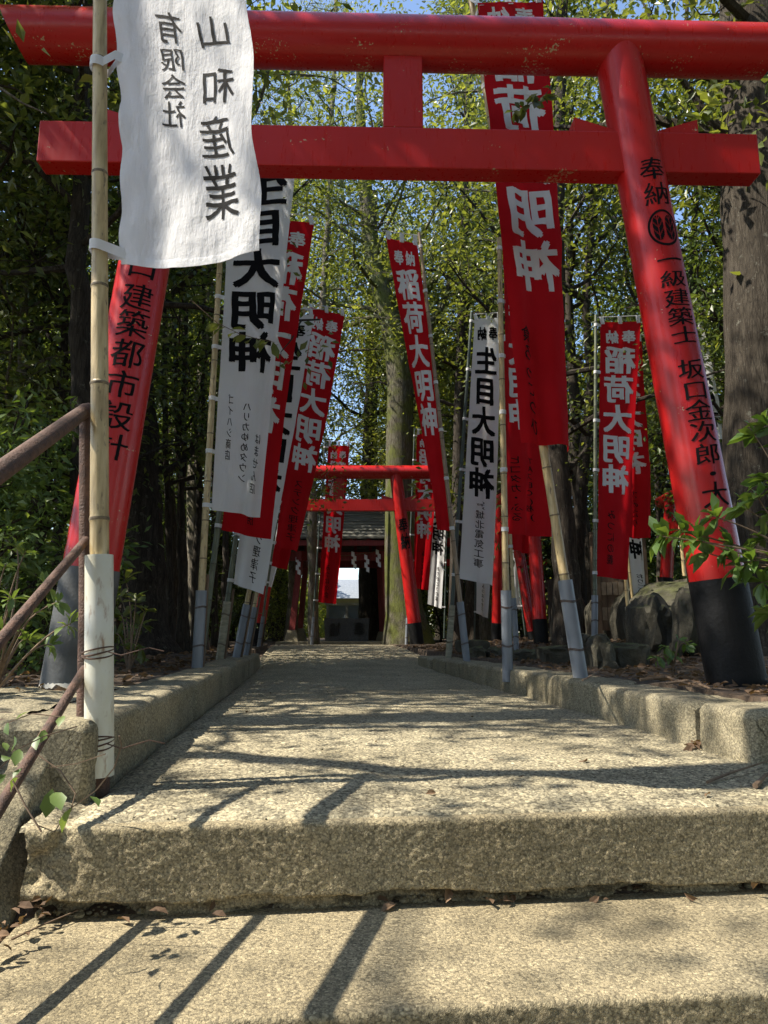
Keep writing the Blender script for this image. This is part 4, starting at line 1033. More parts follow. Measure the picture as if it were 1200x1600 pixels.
# ================================================================== STONES, BOARD, MONUMENT on the right
def boulder(label, x0, y0, x1, y1, Y, dep, boxy=1.0, seed=0, tilt=0, group=None, mat='rock', rough=.22):
    a, b_ = PY(x0, y0, Y), PY(x1, y1, Y); c = (a + b_) / 2; hx, hz = abs(b_.x - a.x) / 2, abs(a.z - b_.z) / 2
    c.y += dep / 2; bv, bf = ICO3; p = np.sign(bv) * np.abs(bv) ** boxy; p = p / np.max(np.abs(p), axis=0)
    n = fbm(bv[:, 0] * 1.4 + seed * 3.1, bv[:, 1] * 1.4, bv[:, 2] * 1.4 + seed, 5)
    nf = np.floor(vnoise(bv[:, 0] * 2 + seed, bv[:, 1] * 2, bv[:, 2] * 2, 9) * 3) / 3
    n2 = fbm(bv[:, 0] * 6 + seed, bv[:, 1] * 6, bv[:, 2] * 6, 4, 3)
    p = p * (1 + rough * n + rough * .5 * nf + rough * .16 * n2)[:, None] * np.array([hx, dep / 2, hz])
    ca, sa = math.cos(tilt), math.sin(tilt); x, z = p[:, 0] * ca + p[:, 2] * sa, -p[:, 0] * sa + p[:, 2] * ca
    o = link('mossy_rock', mesh_np('mossy_rock', np.stack([x, p[:, 1], z], -1), bf, M[mat], True), None); o.location = c
    o.data.set_sharp_from_angle(angle=R(35))
    return tag(o, label, 'rock', group or 'stones right of the path')
boulder('large dark boulder beside the right gate post', 1014, 926, 1084, 1040, 6.3, .8, .75, 1, rough=.3)
boulder('upright dark slab leaning between boulder and gate post', 1064, 922, 1112, 1030, 5.9, .35, .7, 2, .06)
boulder('pointed stone at the near end of the low wall', 930, 990, 968, 1056, 5.2, .35, .6, 3, -.15)
boulder('broad flat fronted stone in the low wall', 952, 1004, 1018, 1056, 5.35, .4, .5, 4)
boulder('narrow upright stone in the low wall', 908, 990, 940, 1056, 5.4, .35, .55, 5)
boulder('wide stone in the low wall behind the leaning pole', 846, 1010, 898, 1052, 5.9, .4, .5, 6)
boulder('rounded stone at the left end of the low wall', 798, 1014, 850, 1046, 6.4, .4, .55, 7)
boulder('small round stone behind the white banner', 762, 1010, 784, 1034, 7.6, .3, .7, 8)
boulder('small squat stone left of the round one', 732, 1012, 766, 1036, 7.5, .3, .6, 9)
boulder('square cut stone block under the white banner', 714, 1000, 766, 1020, 8.6, .4, .3, 10, rough=.06)
boulder('tall rock in the shade right of the gate post', 1150, 880, 1230, 1030, 6.0, .7, .7, 12)
boulder('broad low rock mound carrying the small gate and monument', 1010, 902, 1260, 1040, 8.3, 3.4, .5, 14, rough=.07)
nb = thing('notice_board', 'weathered wooden board hung with rows of small plaques', 'notice board', PY(965, 995, 9.6))
a, b_ = PY(934, 860, 9.6), PY(1004, 985, 9.6)
mb = MB(); mb.box((a + b_) / 2, ((b_.x - a.x) / 2, 0, 0), (0, .03, 0), (0, 0, (a.z - b_.z) / 2)); mb.obj('panel', M['wood'], nb, smooth=False)
for x in (a.x - .05, b_.x + .05):
    mb = MB(); mb.box((x, 9.6, (a.z + .1) / 2 + .05), (.05, 0, 0), (0, .05, 0), (0, 0, (a.z - .1) / 2 + .2)); mb.obj('post', M['wood'], nb, smooth=False)
for r_ in range(3):
    for k in range(7):
        x = a.x + (b_.x - a.x) * (k + .5) / 7; z = a.z + (b_.z - a.z) * (r_ + .55) / 3.2
        mb = MB(); mb.box((x, 9.56 - .004 * (k % 2), z), (.033, 0, 0), (0, .006, 0), (0, 0, .085)); mb.obj('plaque', M['notice'], nb, smooth=False)
mn = thing('stone_monument', 'dark inscribed stone slab behind the right gate post', 'monument', PY(1125, 905, 8.8))
a, b_ = PY(1068, 694, 8.8), PY(1196, 905, 8.8); mb = MB(); mb.box((a + b_) / 2, ((b_.x - a.x) / 2, 0, 0), (0, .12, 0), (0, 0, (a.z - b_.z) / 2)); sb = mb.obj('slab', M['granite'], mn, smooth=False)
bv = sb.modifiers.new('b', 'BEVEL'); bv.width = .03; bv.segments = 2
mb = MB(); q = (a + b_) / 2; mb.box((q.x, q.y, (b_.z + .1) / 2), ((b_.x - a.x) / 2 + .15, 0, 0), (0, .3, 0), (0, 0, (b_.z - .1) / 2 - .002)); mb.obj('plinth', M['rock'], mn, smooth=False)
ft = thing('boundary_fence', 'dark weathered timber fence behind the edge-on torii', 'fence', Vector((3.6, 12.6, .2)))
for k in range(5):
    mb = MB(); mb.box((2.9 + k * .55, 12.4 + .05 * k, .75), (.05, 0, 0), (0, .05, 0), (0, 0, .6)); mb.obj('post', M['dwood'], ft, smooth=False)
for z in (.55, .95, 1.25):
    mb = MB(); mb.box((4.0, 12.5, z), (1.25, .11, 0), (0, .025, 0), (0, 0, .045)); mb.obj('rail', M['dwood'], ft, smooth=False)

# ================================================================== TREES
rng = np.random.default_rng(77)
# T1 slim dark trunk behind the left gate post
def post_tree(label, foot, mids, H, r0, r1, leafm, barkm, seed, s0, nl, ln, rl, group=None, name='evergreen_tree', flare=1.4, **kw):
    """foot and mids: world points of the trunk"""
    r = np.random.default_rng(seed); b_ = Vector(foot); pts = [Vector((0, 0, -.15))] + [Vector(m) - b_ for m in mids]
    # resample smoothly
    path = []
    for i in range(len(pts) - 1):
        for q in range(5): path.append(pts[i].lerp(pts[i+1], q / 5))
    path.append(pts[-1]); n = len(path) - 1
    path = [p + Vector((r.normal() * .012, r.normal() * .012, 0)) * (1 if 0 < i < n else 0) for i, p in enumerate(path)]
    lim = std_limbs(r, nl, s0, ln, rl, kw.pop('e0', .2), kw.pop('e1', 1.0)) + kw.pop('extra', [])
    mb, v, f = grow(r, path, taper(r0, r1, n, flare), lim, trunk_n=18, **kw)
    return own_tree(name, label, b_, mb, v, f, barkm, leafm, group=group)
def up(px, py, Y): return PY(px, py, Y)
post_tree('slim dark trunk rising right behind the bamboo pole', G(150, 1005, .18) * 1.0 if False else PY(150, 1020, 5.6), [PY(135, 800, 5.6), PY(130, 600, 5.6), PY(122, 420, 5.6), PY(128, 250, 5.7), PY(135, 60, 5.8), PY(150, -300, 6.0)], 0, .115, .05, 'leaf', 'dark_bark', 101, .45, 16, 1.9, .035, L=.085, per=11)
post_tree('big dark trunk with flared foot behind the left gate post', PY(228, 1000, 8.2), [PY(226, 900, 8.2), PY(222, 760, 8.2), PY(214, 560, 8.3), PY(205, 350, 8.4), PY(190, 0, 8.5), PY(180, -200, 8.6)], 0, .27, .10, 'leaf3', 'dark_bark', 102, .35, 20, 2.6, .05, L=.085, per=13, flare=1.6)
post_tree('huge grey trunk filling the right edge', PY(1205, 1010, 5.9), [PY(1198, 800, 5.9), PY(1192, 500, 5.9), PY(1182, 200, 5.9), PY(1172, -60, 5.9), PY(1165, -400, 5.9)], 0, .34, .27, 'leaf', 'bark', 103, .55, 14, 2.6, .07, L=.09, per=14, flare=1.25, extra=[(.53, 2.7, .5, 1.7, .05), (.58, 3.3, .5, 1.9, .05), (.64, 3.0, .6, 2.2, .05)])
post_tree('dark trunk behind the leaning bamboo pole', PY(888, 1010, 9.0), [PY(885, 900, 9), PY(872, 760, 9), PY(868, 560, 9.1), PY(872, 300, 9.2), PY(880, 0, 9.4)], 0, .19, .07, 'leaf', 'dark_bark', 104, .4, 18, 2.3, .045, L=.085, per=13)
# mossy central tree: leaning trunk with two bold limbs
r5 = np.random.default_rng(55); f5 = PY(640, 1010, 15.4)
trunk5 = [f5 + Vector((0, 0, -.2)), PY(632, 960, 15.4), PY(625, 880, 15.4), PY(624, 760, 15.4), PY(624, 680, 15.4), PY(626, 600, 15.4), PY(616, 520, 15.4), PY(598, 460, 15.5), PY(582, 400, 15.6), PY(574, 330, 15.7), PY(566, 240, 15.8), PY(560, 100, 16.0)]
rr5 = [.62, .42, .34, .31, .30, .30, .27, .22, .20, .18, .15, .06]
lim5 = [(.52, .35, .75, 5.6, .15), (.50, .15, .55, 5.0, .13), (.58, 2.8, .5, 3.2, .07), (.46, .2, .35, 3.8, .10)] + std_limbs(r5, 22, .56, 3.6, .06, .2, .9)
mb, v, f = grow(r5, [p - f5 for p in trunk5], rr5, lim5, L=.11, per=19, trunk_n=22, clus=.28)
own_tree('mossy_tree', 'mossy tree with flared foot and crooked limbs beside the far gate post', f5, mb, v, f, 'moss_bark', 'leaf')
post_tree('thick dark trunk standing behind the pavilion', PY(577, 999, 21.5), [PY(577, 900, 21.5), PY(577, 780, 21.5), PY(579, 640, 21.6), PY(582, 480, 21.8), PY(585, 300, 22)], 0, .36, .12, 'leaf3', 'dark_bark', 106, .42, 18, 3.6, .08, L=.13, per=14, clus=.3, flare=1.5)
post_tree('straight brown conifer trunk beside the red banner at the path end', PY(491, 1006, 15.8), [PY(489, 900, 15.8), PY(487, 760, 15.8), PY(494, 640, 15.8), PY(505, 460, 15.9), PY(515, 280, 16), PY(522, 100, 16.1), PY(525, -40, 16.2)], 0, .125, .045, 'leaf', 'pale_bark', 107, .5, 34, 1.9, .03, L=.09, Wd=.12, per=10, name='conifer_tree', e0=-.1, e1=.5, rise=-.2, flare=1.1)
post_tree('reddish straight trunk behind the white banner on the right', PY(737, 1004, 16.5), [PY(736, 900, 16.5), PY(734, 700, 16.5), PY(730, 500, 16.6), PY(728, 250, 16.8), PY(727, -20, 17)], 0, .15, .05, 'leaf', 'bark', 108, .42, 26, 2.5, .045, L=.11, per=16)
post_tree('dark straight trunk left of the small white banners', PY(712, 1004, 15.2), [PY(713, 900, 15.2), PY(716, 700, 15.2), PY(722, 480, 15.3), PY(730, 200, 15.4), PY(736, -40, 15.5)], 0, .17, .06, 'leaf', 'dark_bark', 109, .42, 26, 2.5, .045, L=.11, per=16)
for i, (px, lean, Y) in enumerate(((268, -8, 8.8), (281, 6, 9.0), (292, -14, 9.3), (303, 10, 9.6))):
    post_tree(['outermost left stem of the thin clump by the left kerb', 'second stem of the thin clump by the left kerb', 'third stem of the thin clump by the left kerb', 'right stem of the thin clump by the left kerb'][i],
              PY(px, 1004, Y), [PY(px + lean * .3, 880, Y), PY(px + lean, 700, Y), PY(px + lean * 1.6, 450, Y), PY(px + lean * 2, 200, Y)], 0, .055, .02, 'leaf3', 'bark', 120 + i, .4, 14, 1.5, .022, name='slender_tree', L=.08, per=10)
for i, (px, p2, Y) in enumerate(((18, 42, 6.8), (62, 30, 7.4), (92, 104, 7.0), (352, 362, 11.5), (336, 330, 12.5))):
    post_tree(['pale thin trunk at the left edge', 'crossing thin trunk near the left edge', 'thin trunk just left of the slim dark trunk', 'dark bent stem seen below the white banner', 'dark straight stem behind the bent one'][i],
              PY(px, 1000, Y), [PY(px, 850, Y), PY((px + p2) / 2, 640, Y), PY(p2, 420, Y), PY(p2 - 4, 150, Y)], 0, .06, .025, 'leaf', ['pale_bark', 'bark', 'dark_bark', 'dark_bark', 'dark_bark'][i], 130 + i, .35, 16, 1.7, .025, name='slender_tree', L=.085, per=10)

kind('oak', 1, 9.5, .13, .28, 24, 2.6, .05, 'leaf', 'bark', L=.105, per=34, clus=.30, sub=4, twig=3)
kind('light', 2, 10.0, .12, .26, 24, 2.8, .05, 'leaf2', 'pale_bark', L=.115, per=42, clus=.32, sub=4, twig=3)
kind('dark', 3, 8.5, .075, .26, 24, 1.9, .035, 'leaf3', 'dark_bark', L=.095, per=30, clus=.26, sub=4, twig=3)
kind('tall', 4, 14.0, .18, .38, 24, 3.3, .07, 'leaf', 'bark', L=.14, per=40, clus=.40, e0=.1, sub=4, twig=3)
kind('tall2', 6, 15.0, .18, .34, 24, 3.4, .07, 'leaf2', 'pale_bark', L=.15, per=40, clus=.42, sub=4, twig=3)
kind('cedar', 5, 14.0, .16, .30, 36, 1.9, .03, 'leaf', 'bark', L=.10, Wd=.11, per=13, clus=.22, e0=-.2, e1=.4, rise=-.25)
kind('bush', 7, 1.5, .02, .05, 16, .8, .012, 'leafb', 'bark', L=.085, per=9, clus=.12, sub=4, twig=4, amp=.03, Wd=.2)
kind('bush2', 8, 2.2, .03, .06, 20, 1.1, .015, 'leaf2', 'bark', L=.085, per=9, clus=.16, sub=4, twig=4, amp=.05)
LT_ = 'evergreen woodland'
def forest(key, pts, label, name, group, sc=1.0, cat='tree'):
    for (x, y) in pts:
        place(name, key, (x, y, .12), rng.random() * 6.28, sc * (.82 + .36 * rng.random()), label, cat, group)
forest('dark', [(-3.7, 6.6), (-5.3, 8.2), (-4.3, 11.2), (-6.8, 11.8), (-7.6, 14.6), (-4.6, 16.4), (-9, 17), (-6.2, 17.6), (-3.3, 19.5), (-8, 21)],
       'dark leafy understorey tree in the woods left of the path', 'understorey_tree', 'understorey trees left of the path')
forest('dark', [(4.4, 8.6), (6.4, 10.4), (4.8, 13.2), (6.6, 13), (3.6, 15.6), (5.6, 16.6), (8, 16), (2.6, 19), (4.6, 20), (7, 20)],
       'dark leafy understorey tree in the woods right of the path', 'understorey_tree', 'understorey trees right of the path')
forest('oak', [(-5.4, 6.0), (-8.6, 12.4), (-5.2, 19), (-4.2, 24), (-7.5, 26)], 'leafy evergreen oak in the woods left of the path', 'oak_tree', 'oaks left of the path')
forest('oak', [(5.3, 7.6), (3.6, 12.4), (6.4, 9.4), (7.4, 12.6), (4.2, 18.2), (2.2, 23), (7.4, 24)], 'leafy evergreen oak in the woods right of the path', 'oak_tree', 'oaks right of the path')
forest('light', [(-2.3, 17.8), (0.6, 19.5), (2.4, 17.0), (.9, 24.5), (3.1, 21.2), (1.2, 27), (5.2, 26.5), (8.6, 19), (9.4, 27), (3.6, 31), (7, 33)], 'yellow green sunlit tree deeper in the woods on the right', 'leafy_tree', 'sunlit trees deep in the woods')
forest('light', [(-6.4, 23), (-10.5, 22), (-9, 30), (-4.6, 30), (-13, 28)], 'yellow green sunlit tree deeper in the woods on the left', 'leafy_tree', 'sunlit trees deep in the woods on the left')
forest('tall', [(.9, 29), (2.4, 30.5), (-4.4, 34), (-9.5, 19), (-12, 24), (-15, 33), (6.2, 29), (11, 23), (12, 33), (16, 28)], 'tall broadleaf tree at the back of the woods', 'tall_tree', 'tall trees at the back of the woods')
forest('tall2', [(-7, 35), (-13, 38), (2.2, 37), (8, 39), (15, 37), (-20, 32), (20, 36)], 'tall pale leaved tree at the back of the woods', 'tall_tree', 'tall pale trees at the back of the woods')
forest('cedar', [(-3.0, 21.8), (-3.9, 25), (0.7, 27), (-4.6, 21)], 'sparse cedar against the sky behind the far gate', 'cedar_tree', 'cedars behind the far gate', 1.4)
# trees just outside the frame on the sunny side: their shade falls across the path and gates
kind('over', 12, 8.5, .09, .56, 16, 1.75, .035, 'leaf2', 'pale_bark', L=.10, per=10, clus=.24, amp=.05)
forest('over', [(-2.8, 3.35), (-3.3, 4.6), (-4.9, 4.5), (-4.5, 6.1), (-5.6, 7.4)], 'slender tree left of the steps beside the handrail', 'leafy_tree', 'trees left of the steps', 1.0)
forest('oak', [(-8.5, 5.6), (-8.0, -3.0)], 'evergreen oak on the sunny side left of the steps', 'oak_tree', 'oaks left of the steps', 1.05)
forest('over', [(-2.7, 10.4), (2.5, 10.2)], 'high crowned tree leaning its branches over the path', 'leafy_tree', 'trees arching over the path', 1.3)
kind('sparse', 13, 9.5, .06, .62, 14, 2.0, .03, 'leaf2', 'pale_bark', L=.10, per=2, clus=.3, amp=.05)
rq = np.random.default_rng(61); q0 = Vector((-3.1, 2.25, -.45))  # unseen trunk, added and bent so its shadow falls on the near banner
pth = [Vector(v) - q0 for v in ((-3.1, 2.25, -.6), (-3.12, 2.27, 1.2), (-3.12, 2.24, 2.6), (-3.08, 2.1, 3.3), (-3.05, 1.78, 3.9), (-3.04, 1.60, 4.5), (-3.05, 1.62, 5.5), (-3.1, 1.7, 7.0), (-3.1, 1.75, 9.2))]
mb, v, f = grow(rq, pth, [.09, .075, .07, .066, .064, .062, .055, .04, .015], std_limbs(rq, 10, .80, 1.6, .02), L=.10, per=4, clus=.25)
own_tree('leafy_tree', 'unseen crooked tree on the bank, bent to shade the near white banner', q0, mb, v, f, 'pale_bark', 'leaf2')
rq = np.random.default_rng(67); q0 = Vector((-4.1, 2.9, -.1))
mb, v, f = grow(rq, wobble(rq, 7.5, 8, .12), taper(.06, .015, 8), [(.40, .6, .4, 2.0, .03), (.46, -1.2, .5, 1.8, .03), (.52, 1.9, .4, 2.0, .03), (.58, -2.2, .5, 1.8, .028), (.64, .2, .5, 1.6, .025), (.7, 2.6, .6, 1.8, .022), (.76, -.8, .7, 1.6, .02), (.84, 1.4, .8, 1.4, .02)], L=.10, per=2.5, clus=.25, fine=.008)
own_tree('leafy_tree', 'nearly bare tree with crossing limbs on the bank left of the steps', q0, mb, v, f, 'pale_bark', 'leaf2')
kind('bare', 15, 7.0, .055, .40, 16, 1.7, .026, 'leaf', 'pale_bark', L=.11, per=4, clus=.22, sub=4, twig=3, amp=.08, fine=.009)
forest('bare', [(-3.9, 2.75), (-3.7, 3.9), (-4.7, 3.5)], 'thin leaved small tree on the bank left of the steps', 'leafy_tree', 'small trees on the left bank')
forest('sparse', [(-6.2, -.4), (-4.7, 3.3)], 'thin crowned tree on the bank left of the steps', 'leafy_tree', 'thin crowned trees on the left bank')
# the wood also closes in behind and to the right of the viewer
forest('tall', [(0.5, -8), (5, -6), (8.5, -1.5), (9.5, 3.5), (-4, -9.5), (11, -7), (3, -13), (7.5, 5.8), (-1, -6.5), (3.2, -4.5), (-6.5, -8), (6.5, -9)], 'tall broadleaf tree of the wood around the foot of the steps', 'tall_tree', 'tall trees around the foot of the steps')
forest('dark', [(4.6, -2.5), (5.2, 1.5), (2.2, -6.5), (-2.5, -6.5), (6.2, 4.2)], 'dark leafy understorey tree beside the foot of the steps', 'understorey_tree', 'understorey trees at the foot of the steps')

# crooked dark trees whose bare limbs cross the view
def crooked(label, px, Y, seed, pts, r0, limbs):
    r = np.random.default_rng(seed); b_ = PY(px, 1005, Y); path = [Vector((0, 0, -.2))] + [PY(x, y, Y + d_) - b_ for x, y, d_ in pts]; n = len(path) - 1
    mb, v, f = grow(r, path, taper(r0, r0 * .3, n, 1.4), limbs, L=.09, per=9, clus=.2, sub=4, twig=4, trunk_n=14, fine=.008, rise=.5)
    own_tree('crooked_tree', label, b_, mb, v, f, 'dark_bark', 'leaf3')
crooked('dark forked tree right of the long red banner with limbs spreading left', 905, 11.5, 201, [(902, 860, 0), (912, 720, 0), (925, 600, .1), (915, 480, .2), (925, 330, .3), (945, 150, .4), (950, -40, .5)], .12,
        [(.45, 2.9, .7, 3.4, .07), (.50, .3, .7, 3.0, .06), (.58, 3.4, .6, 3.2, .06), (.66, .1, .6, 2.6, .05), (.7, 2.6, .8, 2.4, .05), (.8, .6, .8, 2.2, .04)])
crooked('dark forked tree between the gate post and the huge grey trunk', 1085, 10.5, 202, [(1090, 850, 0), (1082, 700, 0), (1095, 560, .1), (1080, 420, .2), (1090, 280, .3), (1070, 120, .4), (1075, -40, .5)], .10,
        [(.40, 2.8, .6, 2.8, .055), (.48, .2, .7, 2.4, .05), (.55, 3.3, .6, 2.6, .05), (.62, 2.4, .8, 2.6, .05), (.72, .4, .8, 2.0, .04)])
crooked('dark leaning tree at the left edge with a bowed limb', 30, 8.2, 203, [(34, 850, 0), (52, 720, 0), (60, 600, .1), (52, 470, .2), (66, 340, .3), (60, 180, .4), (75, -20, .5)], .085,
        [(.38, .1, .7, 2.6, .05), (.46, 2.9, .8, 2.2, .045), (.52, -.2, .5, 2.8, .05), (.62, .3, .9, 2.0, .04), (.7, 3.0, .9, 1.8, .035)])
crooked('dark tree left of the tall white banner with arching limbs', 268, 10.8, 204, [(270, 850, 0), (262, 720, 0), (276, 600, .1), (290, 470, .2), (282, 340, .3), (300, 180, .4), (310, -20, .5)], .09,
        [(.42, .3, .7, 3.2, .055), (.5, 2.8, .7, 2.6, .05), (.56, .1, .6, 3.0, .05), (.66, .5, .8, 2.4, .04), (.74, 2.8, .9, 2.0, .04)])
# shrubs
forest('bush', [(-2.5, 4.4), (-2.95, 4.9), (-2.75, 5.6), (-3.4, 5.3)], 'sunlit leafy shrub behind the concrete pad on the left', 'leafy_shrub', 'shrubs on the left bank', .95, 'shrub')
forest('bush2', [(-3.0, 19.8), (-3.6, 21.5), (1.6, 20.4), (2.6, 21.6), (0.6, 22), (4.0, 14.2)], 'light green shrub at the far end of the path', 'leafy_shrub', 'shrubs at the far end', .9, 'shrub')

kind('thicket', 14, 3.2, .03, .04, 34, 1.5, .018, 'leaf3', 'dark_bark', L=.10, per=12, clus=.22, sub=5, twig=4, amp=.06)
forest('thicket', [(-5.4, 8.4), (-6.8, 9.8), (-4.4, 12.2), (-7.6, 12.4), (-5.6, 15.4), (-9.4, 15), (-4.2, 18), (-7.4, 18.6), (-11, 18.5), (-9.6, 22.5), (-5.6, 23), (-13, 22), (-12, 27), (-7.6, 28.5), (-4.4, 22.5)],
       'dark evergreen thicket under the trees left of the path', 'thicket', 'thickets left of the path', 1.0, 'shrub')
forest('thicket', [(6.8, 11.4), (5.2, 14.6), (7.4, 15), (3.4, 17.6), (6.2, 18.4), (9.2, 17.4), (2.0, 21.6), (5.2, 22), (8.6, 22.4), (11.4, 20), (1.0, 25), (4.2, 26), (7.8, 28), (12, 27)],
       'dark evergreen thicket under the trees right of the path', 'thicket', 'thickets right of the path', 1.0, 'shrub')

forest('thicket', [(-3.2, -5.2), (-1, -7), (1.5, -6), (3.6, -3.4), (4.6, -.8), (4.8, 2.6), (-4.8, -6.5)], 'dark evergreen thicket at the foot of the steps', 'thicket', 'thickets at the foot of the steps', 1.0, 'shrub')

# far wood that closes the view (reads as one mass)
r9 = np.random.default_rng(9); n9 = 90000; az = r9.uniform(-.95, .95, n9); keep = (az < -.075) | (az > -.025); rad9 = r9.uniform(38, 52, n9)
hz = r9.random(n9) ** 1.2 * (5.5 + 2.5 * vnoise(az * 14, 0, 2) + 1.5 * vnoise(az * 40, 0, 4))
P = np.stack([np.sin(az) * rad9, np.cos(az) * rad9, .2 + hz], -1)[keep]
v, f = leaf_arrays(P, r9.normal(size=P.shape), .38 * (.6 + .8 * r9.random(len(P))), .3, r9)
tag(link('distant_woods', mesh_np('distant_woods', v, f, M['leaf2'], False)), 'distant green woodland closing the view', 'woods', kind='stuff')

# ================================================================== FOREGROUND PLANTS
def whorl_shrub(name, label, foot, tips, Lf, nleaf, leafm, seed, hub, cat='shrub', Wd=.19):
    r = np.random.default_rng(seed); o = thing(name, label, cat, foot); mb = MB(); P, D = [], []
    for q in tips:
        q = Vector(q); m_ = foot.lerp(q, .55) + Vector((0, 0, .12)) + Vector(r.normal(size=3)) * .03 if hub is None else Vector(hub).lerp(q, .5) + Vector(r.normal(size=3)) * .03
        s_ = foot if hub is None else Vector(hub)
        c = [s_ * (1-k)**2 + m_ * 2*k*(1-k) + q * k*k for k in np.linspace(0, 1, 9)]
        mb.tube(c, list(np.linspace(.006, .0022, 9)), 5)
        axd = (c[-1] - c[-3]).normalized(); a = axd.orthogonal().normalized(); b_ = axd.cross(a)
        for w in range(nleaf + int(r.integers(0, 4))):
            ph = w * 2.4 + r.random() * .5; dd = a * math.cos(ph) + b_ * math.sin(ph) + axd * (.25 + .5 * r.random()) + Vector((0, 0, .05))
            P.append(vec(q) - vec(axd) * .03 * r.random()); D.append(vec(dd.normalized()) + np.array([0, 0, -.15]))
    if hub is not None: mb.tube([foot, foot.lerp(Vector(hub), .5) + Vector((.02, 0, .03)), Vector(hub)], [.011, .009, .006], 7)
    P, D = np.array(P), np.array(D)
    v, f = leaf_arrays(P, D, Lf * (.65 + .55 * r.random(len(P))), Wd, r, fold=.3, up=1.2, hexa=True)
    mb.obj('stems', M['stem'], o); link('foliage', mesh_np('foliage', v, f, M[leafm], True), o); return o
tips = [PY(x, y, 2.78 + d_) for x, y, d_ in ((1032, 838, 0), (1062, 828, .05), (1088, 842, -.04), (1112, 806, .02), (1100, 862, .06), (1138, 852, 0), (1160, 792, .08), (1180, 770, 0), (1172, 876, -.04), (1190, 910, -.05),
        (1196, 655, .05), (1176, 676, .1), (1200, 745, 0), (1186, 836, .06), (1150, 884, -.03), (1205, 960, -.05), (1215, 800, .05), (1230, 700, .08), (1240, 860, 0), (1260, 760, .05), (1250, 920, 0), (1290, 840, 0), (1215, 880, -.1))]
whorl_shrub('leafy_shrub', 'glossy leaved shrub reaching in from the right edge', Vector((1.72, 2.72, .12)), tips, .098, 11, 'leafc', 3, PY(1270, 890, 2.75))
tips = [PY(x, y, 2.65 + .4 * rng.random()) for x, y in ((10, 880), (40, 862), (75, 905), (20, 935), (58, 950), (92, 940), (5, 985), (44, 1000), (80, 1008), (-20, 900), (-30, 960), (-40, 1010), (110, 975), (24, 850), (-10, 840))]
whorl_shrub('leafy_shrub', 'pale sunlit shrub at the left edge behind the handrail', PY(-10, 1085, 2.9), tips, .062, 9, 'leafb', 5, None)
tips = [PY(x, y, 4.3 + .4 * rng.random()) for x, y in ((196, 905), (212, 935), (190, 960), (220, 975), (205, 1000), (186, 930), (228, 950), (214, 1015), (180, 990))]
whorl_shrub('leafy_shrub', 'low green shrub between gate post and dark trunk', PY(200, 1050, 4.4), tips, .10, 7, 'leaf', 6, None)
tips = [PY(x, y, 4.6) for x, y in ((1040, 1012), (1060, 1000), (1052, 1025), (1075, 1010), (1025, 1030))]
whorl_shrub('seedling', 'small green seedling in the leaf litter by the boulder', PY(1052, 1048, 4.6), tips, .075, 4, 'leafc', 7, None, 'plant')
def sprig(label, pts, leaves_at, Lf, leafm, seed, r_=.003, Wd=.26):
    r = np.random.default_rng(seed); o = thing('leafy_branch', label, 'branch', pts[0]); mb = MB(); mb.tube(pts, list(np.linspace(r_, r_ * .4, len(pts))), 5); mb.obj('stems', M['stem'], o)
    P = np.array([vec(p) for p in leaves_at]); D = r.normal(size=P.shape) * np.array([1, .6, .5]) + np.array([0, -.2, -.5])
    v, f = leaf_arrays(P, D, Lf * (.7 + .6 * r.random(len(P))), Wd, r, hexa=True); link('foliage', mesh_np('foliage', v, f, M[leafm], True), o)
# little branches hanging in front of banners
def line_pts(pxs, Y): return [PY(x, y, Y + .02 * i) for i, (x, y) in enumerate(pxs)]
b_ = line_pts([(300, 470), (340, 505), (375, 522), (405, 530), (430, 535)], 3.9)
sprig('leafy twig hanging before the large white banner', b_, [b_[i].lerp(b_[i+1], k) for i in range(1, 4) for k in (.1, .35, .6, .85)], .085, 'leaf', 31)
b_ = line_pts([(905, 60), (880, 110), (850, 150), (825, 165), (800, 175)], 3.9)
sprig('leafy twig hanging before the long red banner', b_, [b_[i].lerp(b_[i+1], k) for i in range(0, 4) for k in (.1, .3, .5, .7, .9)] * 2, .075, 'leaf', 32)
b_ = line_pts([(1140, 120), (1110, 160), (1085, 190), (1060, 205)], 4.4)
sprig('leafy twig beside the huge grey trunk', b_, [b_[i].lerp(b_[i+1], k) for i in range(0, 3) for k in (.1, .3, .5, .7, .9)] * 3, .085, 'leaf2', 33)
# creeping vine on the stair curb
vn = thing('creeping_vine', 'thin creeping vine with broad pale leaves by the white sleeve', 'vine', PY(110, 1262, 1.62)); mb = MB()
for pxs, Y in (([(60, 1180), (95, 1205), (118, 1240), (110, 1268)], 1.62), ([(112, 1262), (150, 1235), (178, 1200), (190, 1165), (186, 1150)], 1.60), ([(72, 1200), (120, 1193), (165, 1178)], 1.66),
               ([(0, 1200), (30, 1170), (70, 1150), (120, 1135)], 1.5), ([(10, 1130), (50, 1115), (95, 1120)], 1.6), ([(20, 1220), (40, 1260), (65, 1300)], 1.35), ([(110, 1262), (85, 1300), (60, 1290)], 1.58)):
    mb.tube([PY(x, y, Y - .01 * i) for i, (x, y) in enumerate(pxs)], .0016, 4)
mb.obj('stems', M['stem'], vn)
P = np.array([vec(PY(x, y, Y)) for x, y, Y in ((84, 1238, 1.6), (82, 1232, 1.6), (112, 1262, 1.58), (30, 1170, 1.48), (22, 1150, 1.45), (5, 1160, 1.45), (35, 1200, 1.45), (60, 1150, 1.55), (10, 1210, 1.4), (2, 1180, 1.45), (28, 1215, 1.4), (140, 1244, 1.58), (70, 1140, 1.6), (100, 1118, 1.62), (12, 1128, 1.6), (45, 1112, 1.6))])
D = np.array([[.25, -.3, -.12], [-.05, -.3, -.9], [-.2, -.3, -.6]] + [[rng.normal() * .6, -.5, -.2 - .5 * rng.random()] for _ in range(13)])
